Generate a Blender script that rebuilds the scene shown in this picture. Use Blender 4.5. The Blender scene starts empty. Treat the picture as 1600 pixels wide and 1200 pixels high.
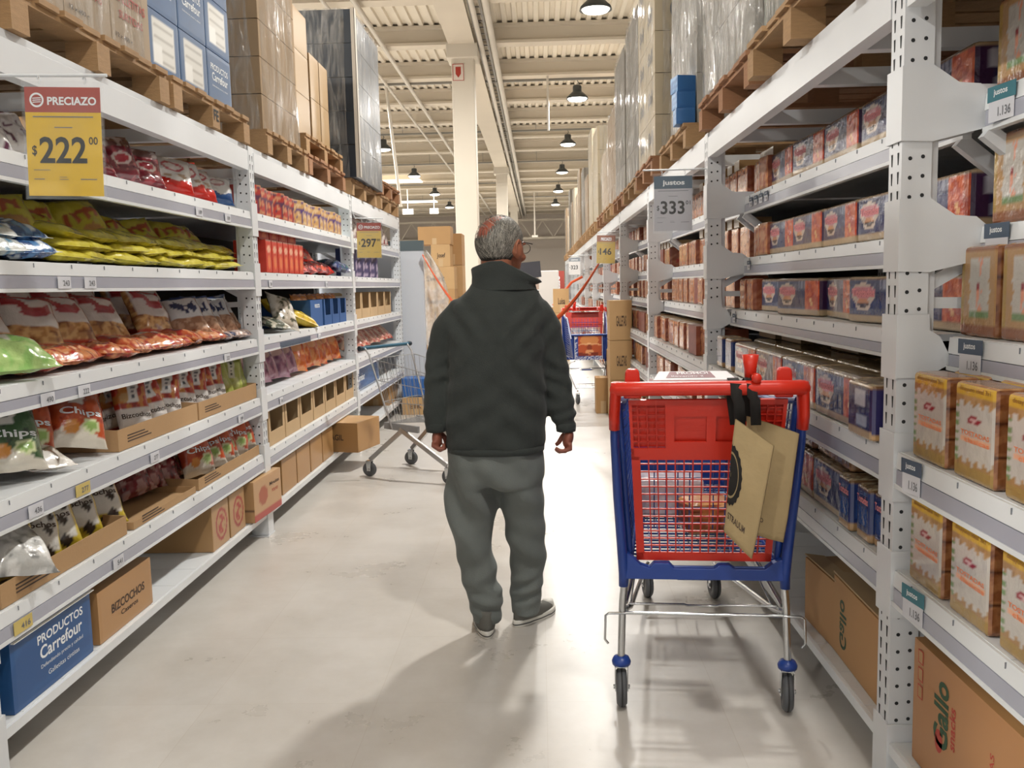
import bpy, math, random
import numpy as np
from mathutils import Vector, Matrix
PI = math.pi
SC = bpy.context.scene
COL = SC.collection

# ------------------------------------------------------------------ camera, world, exposure, lamps
def make_camera():
    cd = bpy.data.cameras.new('camera'); cam = bpy.data.objects.new('camera', cd); COL.objects.link(cam)
    F = 1400.0
    d = Vector(((842-800)/F, (600-446)/F, -1)).normalized()
    r = math.radians(1.3)
    dn = Vector((math.sin(r), -math.cos(r), 0)); dn.z = -(d.x*dn.x+d.y*dn.y)/d.z; dn.normalize()
    up = -dn; rt = d.cross(up)
    R = Matrix((rt, d, up))
    cam.matrix_world = Matrix.Translation((0, 0, 1.45)) @ R.to_4x4()
    cd.sensor_fit = 'HORIZONTAL'; cd.sensor_width = 36; cd.lens = 36*F/1600
    cd.clip_start = .05; cd.clip_end = 300
    SC.camera = cam
make_camera()
SC.view_settings.view_transform = 'Standard'; SC.view_settings.look = 'None'
SC.view_settings.gamma = 1; SC.view_settings.use_curve_mapping = False
SC.view_settings.exposure = 0.62
W = bpy.data.worlds.new('world'); SC.world = W; W.use_nodes = True
W.node_tree.nodes['Background'].inputs[0].default_value = (.97, .98, 1.0, 1)
W.node_tree.nodes['Background'].inputs[1].default_value = 0.30
LAMP_ROWS_X = (-10.2, -4.6, .95, 6.6); LAMP_Y = [0.9-6.7, 0.9, 7.6, 14.3, 20.9, 27.5, 34.2, 40.9, 47.6]; LAMP_Z = 5.62
LAMP_W = 212.0

# ------------------------------------------------------------------ helpers
def C(h):
    h = h.lstrip('#'); c = [int(h[i:i+2], 16)/255 for i in (0, 2, 4)]
    return tuple(((x/12.92) if x <= .04045 else ((x+.055)/1.055)**2.4) for x in c)
_M = {}
def mat(name, col='#808080', rough=.5, metal=0., var=0., scale=8., bump=0., bscale=60., trans=0., coat=0., emit=None, est=0., spec=.5, alpha=1., attr=False, stretch=None):
    if name in _M: return _M[name]
    m = bpy.data.materials.new(name); m.use_nodes = True; _M[name] = m
    nt = m.node_tree; b = nt.nodes['Principled BSDF']; L = nt.links
    c = C(col) if isinstance(col, str) else col
    b.inputs['Base Color'].default_value = (*c, 1); b.inputs['Roughness'].default_value = rough
    b.inputs['Metallic'].default_value = metal; b.inputs['Transmission Weight'].default_value = trans
    b.inputs['Coat Weight'].default_value = coat; b.inputs['Specular IOR Level'].default_value = spec
    b.inputs['Alpha'].default_value = alpha
    tc = nt.nodes.new('ShaderNodeTexCoord')
    src = tc.outputs['Object']
    if stretch:
        mp = nt.nodes.new('ShaderNodeMapping'); mp.inputs['Scale'].default_value = stretch; L.new(src, mp.inputs[0]); src = mp.outputs[0]
    if attr:
        at = nt.nodes.new('ShaderNodeAttribute'); at.attribute_name = 'Col'; L.new(at.outputs['Color'], b.inputs['Base Color'])
    elif var > 0:
        n = nt.nodes.new('ShaderNodeTexNoise'); n.inputs['Scale'].default_value = scale; n.inputs['Detail'].default_value = 5
        L.new(src, n.inputs['Vector'])
        mx = nt.nodes.new('ShaderNodeMix'); mx.data_type = 'RGBA'
        mx.inputs[6].default_value = tuple(max(0, x*(1-var)) for x in c)+(1,); mx.inputs[7].default_value = tuple(min(1, x*(1+var)) for x in c)+(1,)
        L.new(n.outputs['Fac'], mx.inputs[0]); L.new(mx.outputs[2], b.inputs['Base Color'])
    if bump > 0:
        n2 = nt.nodes.new('ShaderNodeTexNoise'); n2.inputs['Scale'].default_value = bscale; n2.inputs['Detail'].default_value = 3
        L.new(src, n2.inputs['Vector'])
        bp = nt.nodes.new('ShaderNodeBump'); bp.inputs['Strength'].default_value = bump; bp.inputs['Distance'].default_value = .01
        L.new(n2.outputs['Fac'], bp.inputs['Height']); L.new(bp.outputs[0], b.inputs['Normal'])
    if emit: b.inputs['Emission Color'].default_value = (*C(emit), 1); b.inputs['Emission Strength'].default_value = est
    return m

class MB:
    def __init__(s): s.v = []; s.f = []; s.mi = []; s.sm = []; s.c = None
    def add(s, vs, fs, mi=0, smooth=False):
        o = len(s.v); s.v += [tuple(map(float, p)) for p in vs]
        for f in fs: s.f.append(tuple(i+o for i in f)); s.mi.append(mi); s.sm.append(smooth)
    def box(s, c, d, M=None, mi=0):
        hx, hy, hz = d[0]/2, d[1]/2, d[2]/2
        vs = [Vector((x*hx, y*hy, z*hz)) for x in (-1, 1) for y in (-1, 1) for z in (-1, 1)]
        if M is not None: vs = [M @ p for p in vs]
        c = Vector(c); s.add([p+c for p in vs], [(0, 1, 3, 2), (4, 6, 7, 5), (0, 4, 5, 1), (2, 3, 7, 6), (0, 2, 6, 4), (1, 5, 7, 3)], mi)
        return s
    def b2(s, a, b, mi=0):
        return s.box([(a[i]+b[i])/2 for i in range(3)], [abs(b[i]-a[i]) for i in range(3)], None, mi)
    def beam(s, a, b, w, h, mi=0):
        a = Vector(a); b = Vector(b); d = (b-a); L = d.length; d.normalize()
        up = Vector((0, 0, 1)) if abs(d.z) < .95 else Vector((0, 1, 0))
        x = d.cross(up).normalized(); z = x.cross(d)
        M = Matrix((x, d, z)).transposed()
        return s.box((a+b)/2, (w, L, h), M, mi)
    def tube(s, pts, r, seg=8, mi=0, caps=True, closed=False):
        P = [Vector(p) for p in pts]; n = len(P)
        rs = r if isinstance(r, (list, tuple)) else [r]*n
        t0 = (P[1]-P[0]).normalized(); up = Vector((0, 0, 1)) if abs(t0.z) < .9 else Vector((1, 0, 0))
        x = t0.cross(up).normalized(); vs = []
        for i in range(n):
            if closed: t = (P[(i+1) % n]-P[i-1]).normalized()
            else: t = (P[min(i+1, n-1)]-P[max(i-1, 0)]).normalized()
            x = (x-t*x.dot(t)).normalized(); y = t.cross(x)
            for k in range(seg):
                a = 2*PI*k/seg; vs.append(P[i]+(x*math.cos(a)+y*math.sin(a))*rs[i])
        fs = []
        for i in range(n if closed else n-1):
            for k in range(seg):
                a, b = i*seg+k, i*seg+(k+1) % seg; j = ((i+1) % n)*seg
                fs.append((a, b, j+(k+1) % seg, j+k))
        s.add(vs, fs, mi, True)
        if caps and not closed:
            s.add(vs[:seg], [tuple(range(seg))[::-1]], mi); s.add(vs[-seg:], [tuple(range(seg))], mi)
        return s
    def lathe(s, prof, seg=24, c=(0, 0, 0), axis='z', mi=0, smooth=True):
        vs = []; c = Vector(c)
        for (r, h) in prof:
            for k in range(seg):
                a = 2*PI*k/seg; x, y = r*math.cos(a), r*math.sin(a)
                p = (x, y, h) if axis == 'z' else ((h, x, y) if axis == 'x' else (x, h, y))
                vs.append(Vector(p)+c)
        fs = [(i*seg+k, i*seg+(k+1) % seg, (i+1)*seg+(k+1) % seg, (i+1)*seg+k) for i in range(len(prof)-1) for k in range(seg)]
        s.add(vs, fs, mi, smooth); return s
    def loft(s, rings, mi=0, smooth=True, caps=True):
        n = len(rings[0]); vs = [p for r in rings for p in r]
        fs = [(i*n+k, i*n+(k+1) % n, (i+1)*n+(k+1) % n, (i+1)*n+k) for i in range(len(rings)-1) for k in range(n)]
        if caps: fs += [tuple(range(n))[::-1], tuple((len(rings)-1)*n+k for k in range(n))]
        s.add(vs, fs, mi, smooth); return s
    def prism(s, poly, axis, a, b, mi=0):
        """poly of 2D points, extruded along axis ('x','y','z') from a to b"""
        n = len(poly)
        def P(p, t): return (t, p[0], p[1]) if axis == 'x' else ((p[0], t, p[1]) if axis == 'y' else (p[0], p[1], t))
        vs = [P(p, a) for p in poly]+[P(p, b) for p in poly]
        fs = [tuple(range(n)), tuple(range(2*n-1, n-1, -1))]+[(i, n+i, n+(i+1) % n, (i+1) % n) for i in range(n)]
        s.add(vs, fs, mi); return s
    def mesh(s, name, mats, cols=None):
        me = bpy.data.meshes.new(name); me.from_pydata(s.v, [], s.f)
        for m in (mats if isinstance(mats, (list, tuple)) else [mats]): me.materials.append(m)
        me.polygons.foreach_set('material_index', s.mi); me.polygons.foreach_set('use_smooth', s.sm)
        if cols is not None:
            ca = me.color_attributes.new('Col', 'FLOAT_COLOR', 'POINT')
            a = np.ones((len(s.v), 4), np.float32); a[:, :3] = cols; ca.data.foreach_set('color', a.ravel())
        me.update(); return me
    def build(s, name, mats, parent=None, cols=None, bevel=0, **kw):
        o = bpy.data.objects.new(name, s.mesh(name, mats, cols)); COL.objects.link(o)
        if parent is not None: o.parent = parent
        if bevel:
            b = o.modifiers.new('bevel', 'BEVEL'); b.width = bevel; b.segments = 2; b.limit_method = 'ANGLE'
        return o
def tag(o, label=None, cat=None, group=None, kind=None):
    if label: o['label'] = label
    if cat: o['category'] = cat
    if group: o['group'] = group
    if kind: o['kind'] = kind
    return o
def empty(name, loc=(0, 0, 0), rot=(0, 0, 0)):
    o = bpy.data.objects.new(name, None); COL.objects.link(o); o.location = loc; o.rotation_euler = rot
    o.empty_display_size = .05; return o
def kids(o): return [c for c in KID.get(o.name, [])]
KID = {}
def par(child, parent):
    child.parent = parent; KID.setdefault(parent.name, []).append(child); return child
def copy_tree(o, parent=None):
    c = o.copy()
    for k in ('label', 'group', 'category'):
        if parent is not None and k in c and k != 'label': del c[k]
    COL.objects.link(c)
    if parent is not None: par(c, parent)
    for ch in list(o.children) if not KID.get(o.name) else KID[o.name]: copy_tree(ch, c)
    return c
USED = set()
def place(proto, loc, rot, label, group=None):
    """first use moves the prototype itself, later uses copy it with its parts"""
    if proto.name not in USED: USED.add(proto.name); o = proto
    else: o = copy_tree(proto)
    o.location = loc; o.rotation_euler = rot; o['label'] = label
    if group: o['group'] = group
    return o
ORD = ['first', 'second', 'third', 'fourth', 'fifth', 'sixth', 'seventh', 'eighth', 'ninth', 'tenth', 'eleventh', 'twelfth', 'thirteenth', 'fourteenth', 'fifteenth', 'sixteenth', 'seventeenth', 'eighteenth', 'nineteenth', 'twentieth']
_TX = {}
def text_geo(sx, bold=.0):
    key = (sx, bold)
    if key not in _TX:
        cu = bpy.data.curves.new('t', 'FONT'); cu.body = sx; cu.size = 1; cu.offset = bold; cu.resolution_u = 3; cu.align_x = 'LEFT'
        o = bpy.data.objects.new('t', cu); COL.objects.link(o)
        me = bpy.data.meshes.new_from_object(o.evaluated_get(bpy.context.evaluated_depsgraph_get()))
        v = [(p.co.x, p.co.y) for p in me.vertices]; f = [tuple(p.vertices) for p in me.polygons]
        bpy.data.objects.remove(o); bpy.data.curves.remove(cu); bpy.data.meshes.remove(me)
        xs = [p[0] for p in v]; ys = [p[1] for p in v]; x0, x1, y0, y1 = min(xs), max(xs), min(ys), max(ys)
        _TX[key] = ([((p[0]-x0)/(x1-x0), (p[1]-y0)/(y1-y0)) for p in v], f, (x1-x0)/(y1-y0))
    return _TX[key]
def text_on(mb, sx, fn, u0, v0, u1, v1, bold=.0, mi=0):
    """lay lettering in the rectangle (u0,v0)-(u1,v1) of a surface fn(u,v)->point"""
    v, f, _ = text_geo(sx, bold)
    mb.add([fn(u0+(u1-u0)*a, v0+(v1-v0)*b) for a, b in v], f, mi)
def frame_fn(O, U, V, N=None, off=.0008):
    O = Vector(O); U = Vector(U); V = Vector(V); n = U.cross(V).normalized()*off
    return lambda u, v: O+U*u+V*v+n
def vnoise(x, y, seed=0):
    x = np.asarray(x, float); y = np.asarray(y, float)
    xi = np.floor(x).astype(int); yi = np.floor(y).astype(int); fx = x-xi; fy = y-yi
    fx = fx*fx*(3-2*fx); fy = fy*fy*(3-2*fy)
    def h(a, b):
        n = (a*374761393+b*668265263+seed*974711) & 0x7fffffff
        n = ((n ^ (n >> 13))*1274126177) & 0x7fffffff
        return ((n ^ (n >> 16)) & 0xffff)/65535.
    return (h(xi, yi)*(1-fx)+h(xi+1, yi)*fx)*(1-fy)+(h(xi, yi+1)*(1-fx)+h(xi+1, yi+1)*fx)*fy

# ------------------------------------------------------------------ materials of the place
WHITE = mat('white_enamel', '#dadde0', .35, var=.04, scale=3)
WHITE2 = mat('white_shelf', '#dde0e2', .4, var=.03, scale=4)
RAIL = mat('price_rail_plastic', '#a6a8b4', .25, var=.06, scale=5)
SLOT_SHADE = mat('slot_shade', '#2a2c2e', .8); SEAM = mat('divider_grey', '#7d8086', .6)
RACK_SHADE = mat('rack_shade_sheet', '#3a3634', .9, var=.2, scale=2)
WOOD = mat('pallet_wood', '#a5835c', .75, var=.28, scale=6, bump=.3, bscale=30, stretch=(3, 3, 18))
WOOD2 = mat('pallet_wood_reddish', '#9a6f4e', .75, var=.25, scale=6, bump=.3, bscale=30, stretch=(3, 3, 18))
CARD = mat('cardboard', '#b08d64', .75, var=.07, scale=5, bump=.08, bscale=90)
CARD2 = mat('cardboard_pale', '#c0a37c', .75, var=.07, scale=5)
INK = mat('dark_ink', '#4a3a30', .7)
REDINK = mat('red_ink', '#b0453a', .7)
BLACK = mat('black_print', '#16150f', .6)
WPRINT = mat('white_print', '#e6eaec', .6)
PRINT = mat('printed_film', rough=.26, attr=True, bump=.6, bscale=26, coat=.5)
PRINTB = mat('printed_carton', rough=.4, attr=True)
# ------------------------------------------------------------------ shell of the hall
def shell():
    m = bpy.data.materials.new('polished_floor'); m.use_nodes = True; nt = m.node_tree; L = nt.links; b = nt.nodes['Principled BSDF']
    tc = nt.nodes.new('ShaderNodeTexCoord')
    br = nt.nodes.new('ShaderNodeTexBrick'); br.offset = 0; br.squash = 1
    br.inputs['Scale'].default_value = 1; br.inputs['Brick Width'].default_value = .6; br.inputs['Row Height'].default_value = .6; br.inputs['Mortar Size'].default_value = .0012
    br.inputs['Color1'].default_value = (*C('#cfcbc5'), 1); br.inputs['Color2'].default_value = (*C('#cbc7c1'), 1); br.inputs['Mortar'].default_value = (*C('#c4beb6'), 1)
    L.new(tc.outputs['Object'], br.inputs['Vector'])
    n = nt.nodes.new('ShaderNodeTexNoise'); n.inputs['Scale'].default_value = 1.6; n.inputs['Detail'].default_value = 8; n.inputs['Roughness'].default_value = .65
    L.new(tc.outputs['Object'], n.inputs['Vector'])
    cr = nt.nodes.new('ShaderNodeValToRGB'); cr.color_ramp.elements[0].position = .3; cr.color_ramp.elements[0].color = (.80, .78, .75, 1); cr.color_ramp.elements[1].position = .62; cr.color_ramp.elements[1].color = (1, 1, 1, 1)
    L.new(n.outputs['Fac'], cr.inputs[0])
    mx = nt.nodes.new('ShaderNodeMix'); mx.data_type = 'RGBA'; mx.blend_type = 'MULTIPLY'; mx.inputs[0].default_value = 1
    L.new(br.outputs['Color'], mx.inputs[6]); L.new(cr.outputs[0], mx.inputs[7])
    # small dark scuffs
    n2 = nt.nodes.new('ShaderNodeTexNoise'); n2.inputs['Scale'].default_value = 17; n2.inputs['Detail'].default_value = 3
    L.new(tc.outputs['Object'], n2.inputs['Vector'])
    c2 = nt.nodes.new('ShaderNodeValToRGB'); c2.color_ramp.elements[0].position = .775; c2.color_ramp.elements[0].color = (1, 1, 1, 1); c2.color_ramp.elements[1].position = .80; c2.color_ramp.elements[1].color = (.45, .42, .4, 1)
    L.new(n2.outputs['Fac'], c2.inputs[0])
    m2 = nt.nodes.new('ShaderNodeMix'); m2.data_type = 'RGBA'; m2.blend_type = 'MULTIPLY'; m2.inputs[0].default_value = 1
    L.new(mx.outputs[2], m2.inputs[6]); L.new(c2.outputs[0], m2.inputs[7]); L.new(m2.outputs[2], b.inputs['Base Color'])
    mr = nt.nodes.new('ShaderNodeMapRange'); mr.inputs[3].default_value = .22; mr.inputs[4].default_value = .36
    L.new(n.outputs['Fac'], mr.inputs[0]); L.new(mr.outputs[0], b.inputs['Roughness'])
    b.inputs['Specular IOR Level'].default_value = .6
    f = MB(); f.b2((-26, -9, -.1), (24, 62, 0)); tag(f.build('floor', m), kind='structure')
    # corrugated ceiling deck, ribs along the hall
    xs = []; x = -26.
    while x < 24:
        xs += [(x, 0), (x+.08, 0), (x+.10, .05), (x+.18, .05)]; x += .20
    vs = [(a, y, 6.45+h) for y in (-9, 62) for a, h in xs]; n_ = len(xs)
    c = MB(); c.add(vs, [(i, i+1, n_+i+1, n_+i) for i in range(n_-1)])
    c.b2((-26, -9, 6.56), (24, 62, 6.64))
    ceil = mat('ceiling_paint', '#e2d9c9', .8, var=.05, scale=1)
    tag(c.build('ceiling', ceil), kind='structure')
    beamm = mat('beam_paint', '#d0c6b6', .8, var=.06, scale=1.2)
    k = 1; y = 4.05
    while y < 61:
        j = MB(); j.prism([(y-.05, 6.452), (y-.05, 6.40), (y+.03, 6.38), (y+.03, 6.16), (y-.06, 6.13), (y-.06, 6.08), (y+.26, 6.08), (y+.26, 6.13), (y+.17, 6.16), (y+.17, 6.38), (y+.25, 6.40), (y+.25, 6.452)], 'x', -26, 24)
        tag(j.build('trim_%d' % k, beamm), kind='structure'); k += 1; y += 2.75
    # main girder and pillars
    g = MB(); g.prism([(-1.62, 6.0), (-1.12, 6.0), (-1.12, 6.07), (-1.27, 6.09), (-1.27, 6.1), (-1.47, 6.1), (-1.47, 6.09), (-1.62, 6.07)], 'y', -9, 61.9)
    tag(g.build('trim_%d' % k, beamm), kind='structure'); k += 1
    pm = mat('pillar_paint', '#d8d0c2', .6, var=.04, scale=2)
    for i, py in enumerate((17.5, 35.2, 52.8)):
        p = MB(); p.b2((-1.58, py, 0), (-1.15, py+.45, 6.0)); p.b2((-1.66, py-.1, 5.75), (-1.07, py+.55, 6.02))
        o = p.build('pillar', pm, bevel=.015)
        tag(o, ['white square concrete pillar behind the man, nearest of the pillars', 'white square pillar second along the aisle, beyond the nearest pillar', 'white square pillar farthest down the hall'][i], 'pillar', kind=None)
        PILL.append(o)
    w = MB(); w.b2((-26, 61.9, 0), (24, 62.2, 6.9)); wm = mat('far_wall_paint', '#c9beb2', .8, var=.03); tag(w.build('wall_back', wm), kind='structure')
    t = MB(); t.b2((-26, 61.5, 4.55), (24, 61.9, 4.75)); tag(t.build('trim_%d' % k, beamm), kind='structure'); k += 1
    # lattice girder in front of the far wall
    r = empty('roof_truss', (0, 58, 5.0)); tag(r, 'long white lattice roof truss across the far end of the hall', 'truss')
    a = MB(); a.b2((-20, -.06, .55), (20, .06, .67)); par(a.build('top_chord', beamm, r), r)
    a = MB(); a.b2((-20, -.06, -.6), (20, .06, -.48)); par(a.build('bottom_chord', beamm, r), r)
    a = MB(); x = -20
    while x < 20: a.beam((x, 0, -.5), (x+.7, 0, .57), .05, .05); a.beam((x+.7, 0, .57), (x+1.4, 0, -.5), .05, .05); x += 1.4
    par(a.build('web_bars', beamm, r), r)
PILL = []
shell()
def ceiling_services():
    pipe = mat('service_pipe', '#cfc8bc', .5); gal = mat('galvanised', '#8f8d88', .45, metal=.5)
    for i, (x, z, r, lab) in enumerate([(-1.0, 5.98, .045, 'thin white pipe running under the ceiling right of the pillars'), (-.78, 6.02, .06, 'thick white pipe running under the ceiling, rightmost of the pair by the pillars'),
                                   (-3.3, 5.95, .03, 'thin white pipe high on the left running down the hall'), (-2.85, 6.0, .045, 'white pipe high on the left, nearer the pillar')]):
        m = MB(); m.tube([(x, 3, z), (x, 61, z)], r, 8); tag(m.build('ceiling_pipe', pipe), lab, 'pipe')
    m = MB(); m.b2((-1.08, 3, 6.05), (-1.04, 60, 6.15)); m.b2((-.9, 3, 6.05), (-.86, 60, 6.15))
    y = 3
    while y < 60: m.b2((-1.08, y, 6.05), (-.86, y+.03, 6.07)); y += .4
    tag(m.build('cable_tray', gal), 'grey ladder cable tray running beside the main girder', 'cable tray')
    for i, y in enumerate(LAMP_Y[2:]):
        m = MB(); m.beam((-14, y-.05, 6.055), (12, y-.05, 6.055), .05, .05)
        for x in range(-14, 13, 2): m.tube([(x, y-.05, 6.08), (x, y-.05, 6.448)], .008, 5)
        tag(m.build('lamp_track', gal), 'grey steel track across the ceiling carrying the %s row of lamps seen' % ORD[i], 'track')
    m = MB(); m.tube([(-3.35, 20.6, 6.1), (-3.1, 20.6, 3.3)], .035, 8); tag(m.build('drop_pipe', pipe), 'slim white pole hanging from the ceiling left of the pillar', 'pole')
    m = MB(); m.tube([(.28, 20.6, 6.1), (.28, 20.6, 4.9)], .03, 6); tag(m.build('drop_pipe', pipe), 'short white drop pole hanging over the middle of the aisle', 'pole')
    m = MB(); m.tube([(-.15, 45.4, 6.1), (-.15, 45.4, 3.9)], .04, 6); m.b2((-.3, 45.3, 3.85), (0, 45.5, 3.95)); tag(m.build('drop_pipe', pipe), 'far white pole hanging in front of the far wall', 'pole')
    # bright roof lights on the left, far off
    lit = mat('rooflight_panel', '#ffffff', .5, emit='#fff4e0', est=1.3)
    for i, (y, x0, x1) in enumerate([(38.6, -13, -5.0), (48, -14, -5.4)]):
        m = MB(); m.b2((x0, y+.3, 6.05), (x1, y+1.3, 6.09)); tag(m.build('rooflight', lit), ['nearer bright roof light strip on the far left', 'farther bright roof light strip on the far left'][i], 'roof light')
    for i, (x0, x1) in enumerate([(-6.4, -5.9), (-5.1, -4.7)]):
        m = MB(); m.b2((x0, 43.0, 4.95), (x1, 43.1, 5.2)); m.tube([((x0+x1)/2, 43.05, 5.2), ((x0+x1)/2, 43.05, 6.45)], .02, 6)
        tag(m.build('lit_sign', lit), ['hanging lit sign, left one, above the far left shelves', 'hanging lit sign, right one, beside the pillar'][i], 'sign')
ceiling_services()

# ------------------------------------------------------------------ high bay lamps
def lamps():
    hm = mat('lamp_housing', '#4a4d4e', .4, metal=.4); gm = mat('lamp_glass', '#ffffff', .4, emit='#fff6e4', est=22); dm = mat('lamp_glass_dim', '#ffffff', .4, emit='#fff6e4', est=3.0)
    def make(gl):
        r = empty('high_bay_lamp'); tag(r, 'x', 'lamp')
        m = MB(); m.lathe([(.03, .30), (.09, .30), (.10, .27), (.10, .17), (.15, .13), (.235, .05), (.25, .0), (.24, .0), (.21, .03), (.0, .05)], 28); par(m.build('housing', hm, r), r)
        m = MB(); m.lathe([(0, -.045), (.12, -.04), (.19, -.02), (.215, .01)], 24); m.f = [f[::-1] for f in m.f]; par(m.build('lens', gl, r), r)
        m = MB(); m.tube([(0, 0, .3), (0, 0, .34), (.03, 0, .37), (0, 0, .412)], .01, 6); par(m.build('hook', hm, r), r)
        return r
    A = make(gm); B = make(dm); dim = {(.95, 14.3), (-4.6, 27.5), (.95, 34.2), (.95, .9), (.95, .9-6.7), (6.6, .9)}
    ld = bpy.data.lights.new('lamp_light', 'AREA'); ld.shape = 'DISK'; ld.size = .38; ld.energy = LAMP_W; ld.color = (1, .975, .93)
    ld2 = bpy.data.lights.new('lamp_light_dim', 'AREA'); ld2.shape = 'DISK'; ld2.size = .38; ld2.energy = LAMP_W*.4; ld2.color = (1, .975, .93)
    side = {-10.2: 'far left', -4.6: 'left', .95: 'centre', 6.6: 'right'}
    for x in LAMP_ROWS_X:
        for i, y in enumerate(LAMP_Y):
            d = (x, y) in dim
            o = place(B if d else A, (x, y, LAMP_Z), (0, 0, 0), (('dim ' if d else 'lit ')+'round high bay lamp, %s of the %s row past the nearest upright' % (ORD[i-3], side[x])) if i > 2 else (('dim ' if d else 'lit ')+'high bay lamp above or behind the camera, %s of the %s row' % (ORD[i], side[x])), 'high bay lamps')
            l = bpy.data.objects.new('lamp_light', ld2 if d else ld); COL.objects.link(l); l.parent = o; l.location = (0, 0, -.06)
lamps()

# ------------------------------------------------------------------ racking
XL, XR, Y0, PITCH, DEP = -1.64, .96, 2.48, 2.73, 1.05
ZBEAM = (2.14, 2.28)
LV_L = [1.91, 1.565, 1.18, .835, .50, .15]
LV_R = [1.92, 1.58, 1.29, .98, .65, .15]
REC_R = [.205, .205, .13, 0, 0, 0]
LNAME = ['top', 'second', 'third', 'fourth', 'fifth', 'bottom']
def post_mesh(s):
    """upright at origin; aisle face at x=0, body towards -s.. (s = direction away from the aisle)"""
    m = MB(); w, d = .086, .078
    m.box((s*d/2, 0, 1.139), (d, w, 2.278))
    m.box((s*(d+.012), 0, 1.139), (.024, .05, 2.278))
    m.box((s*.05, 0, .004), (.12, .13, .008))
    z = .06
    while z < 2.25:
        for k in (-1, 1):                       # flat dark shapes painted for the shade inside teardrop slots, aisle face
            y = k*.021; x = -s*.0006
            m.add([(x, y-.006, z+.018), (x, y+.006, z+.018), (x, y+.003, z-.014), (x, y-.003, z-.014)], [(0, 1, 2, 3)], 1)
            for q, zz in ((.022, z), (.055, z+.004)):   # dark discs standing for the shade inside round holes, side faces
                n = 8; yy = k*(w/2+.0006)
                m.add([(s*q+.0055*math.cos(a*2*PI/n), yy, zz+.0055*math.sin(a*2*PI/n)) for a in range(n)], [tuple(range(n))], 1)
        z += .05
    return m.mesh('post', [WHITE, SLOT_SHADE])
PM = {-1: post_mesh(-1), 1: post_mesh(1)}
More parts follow.
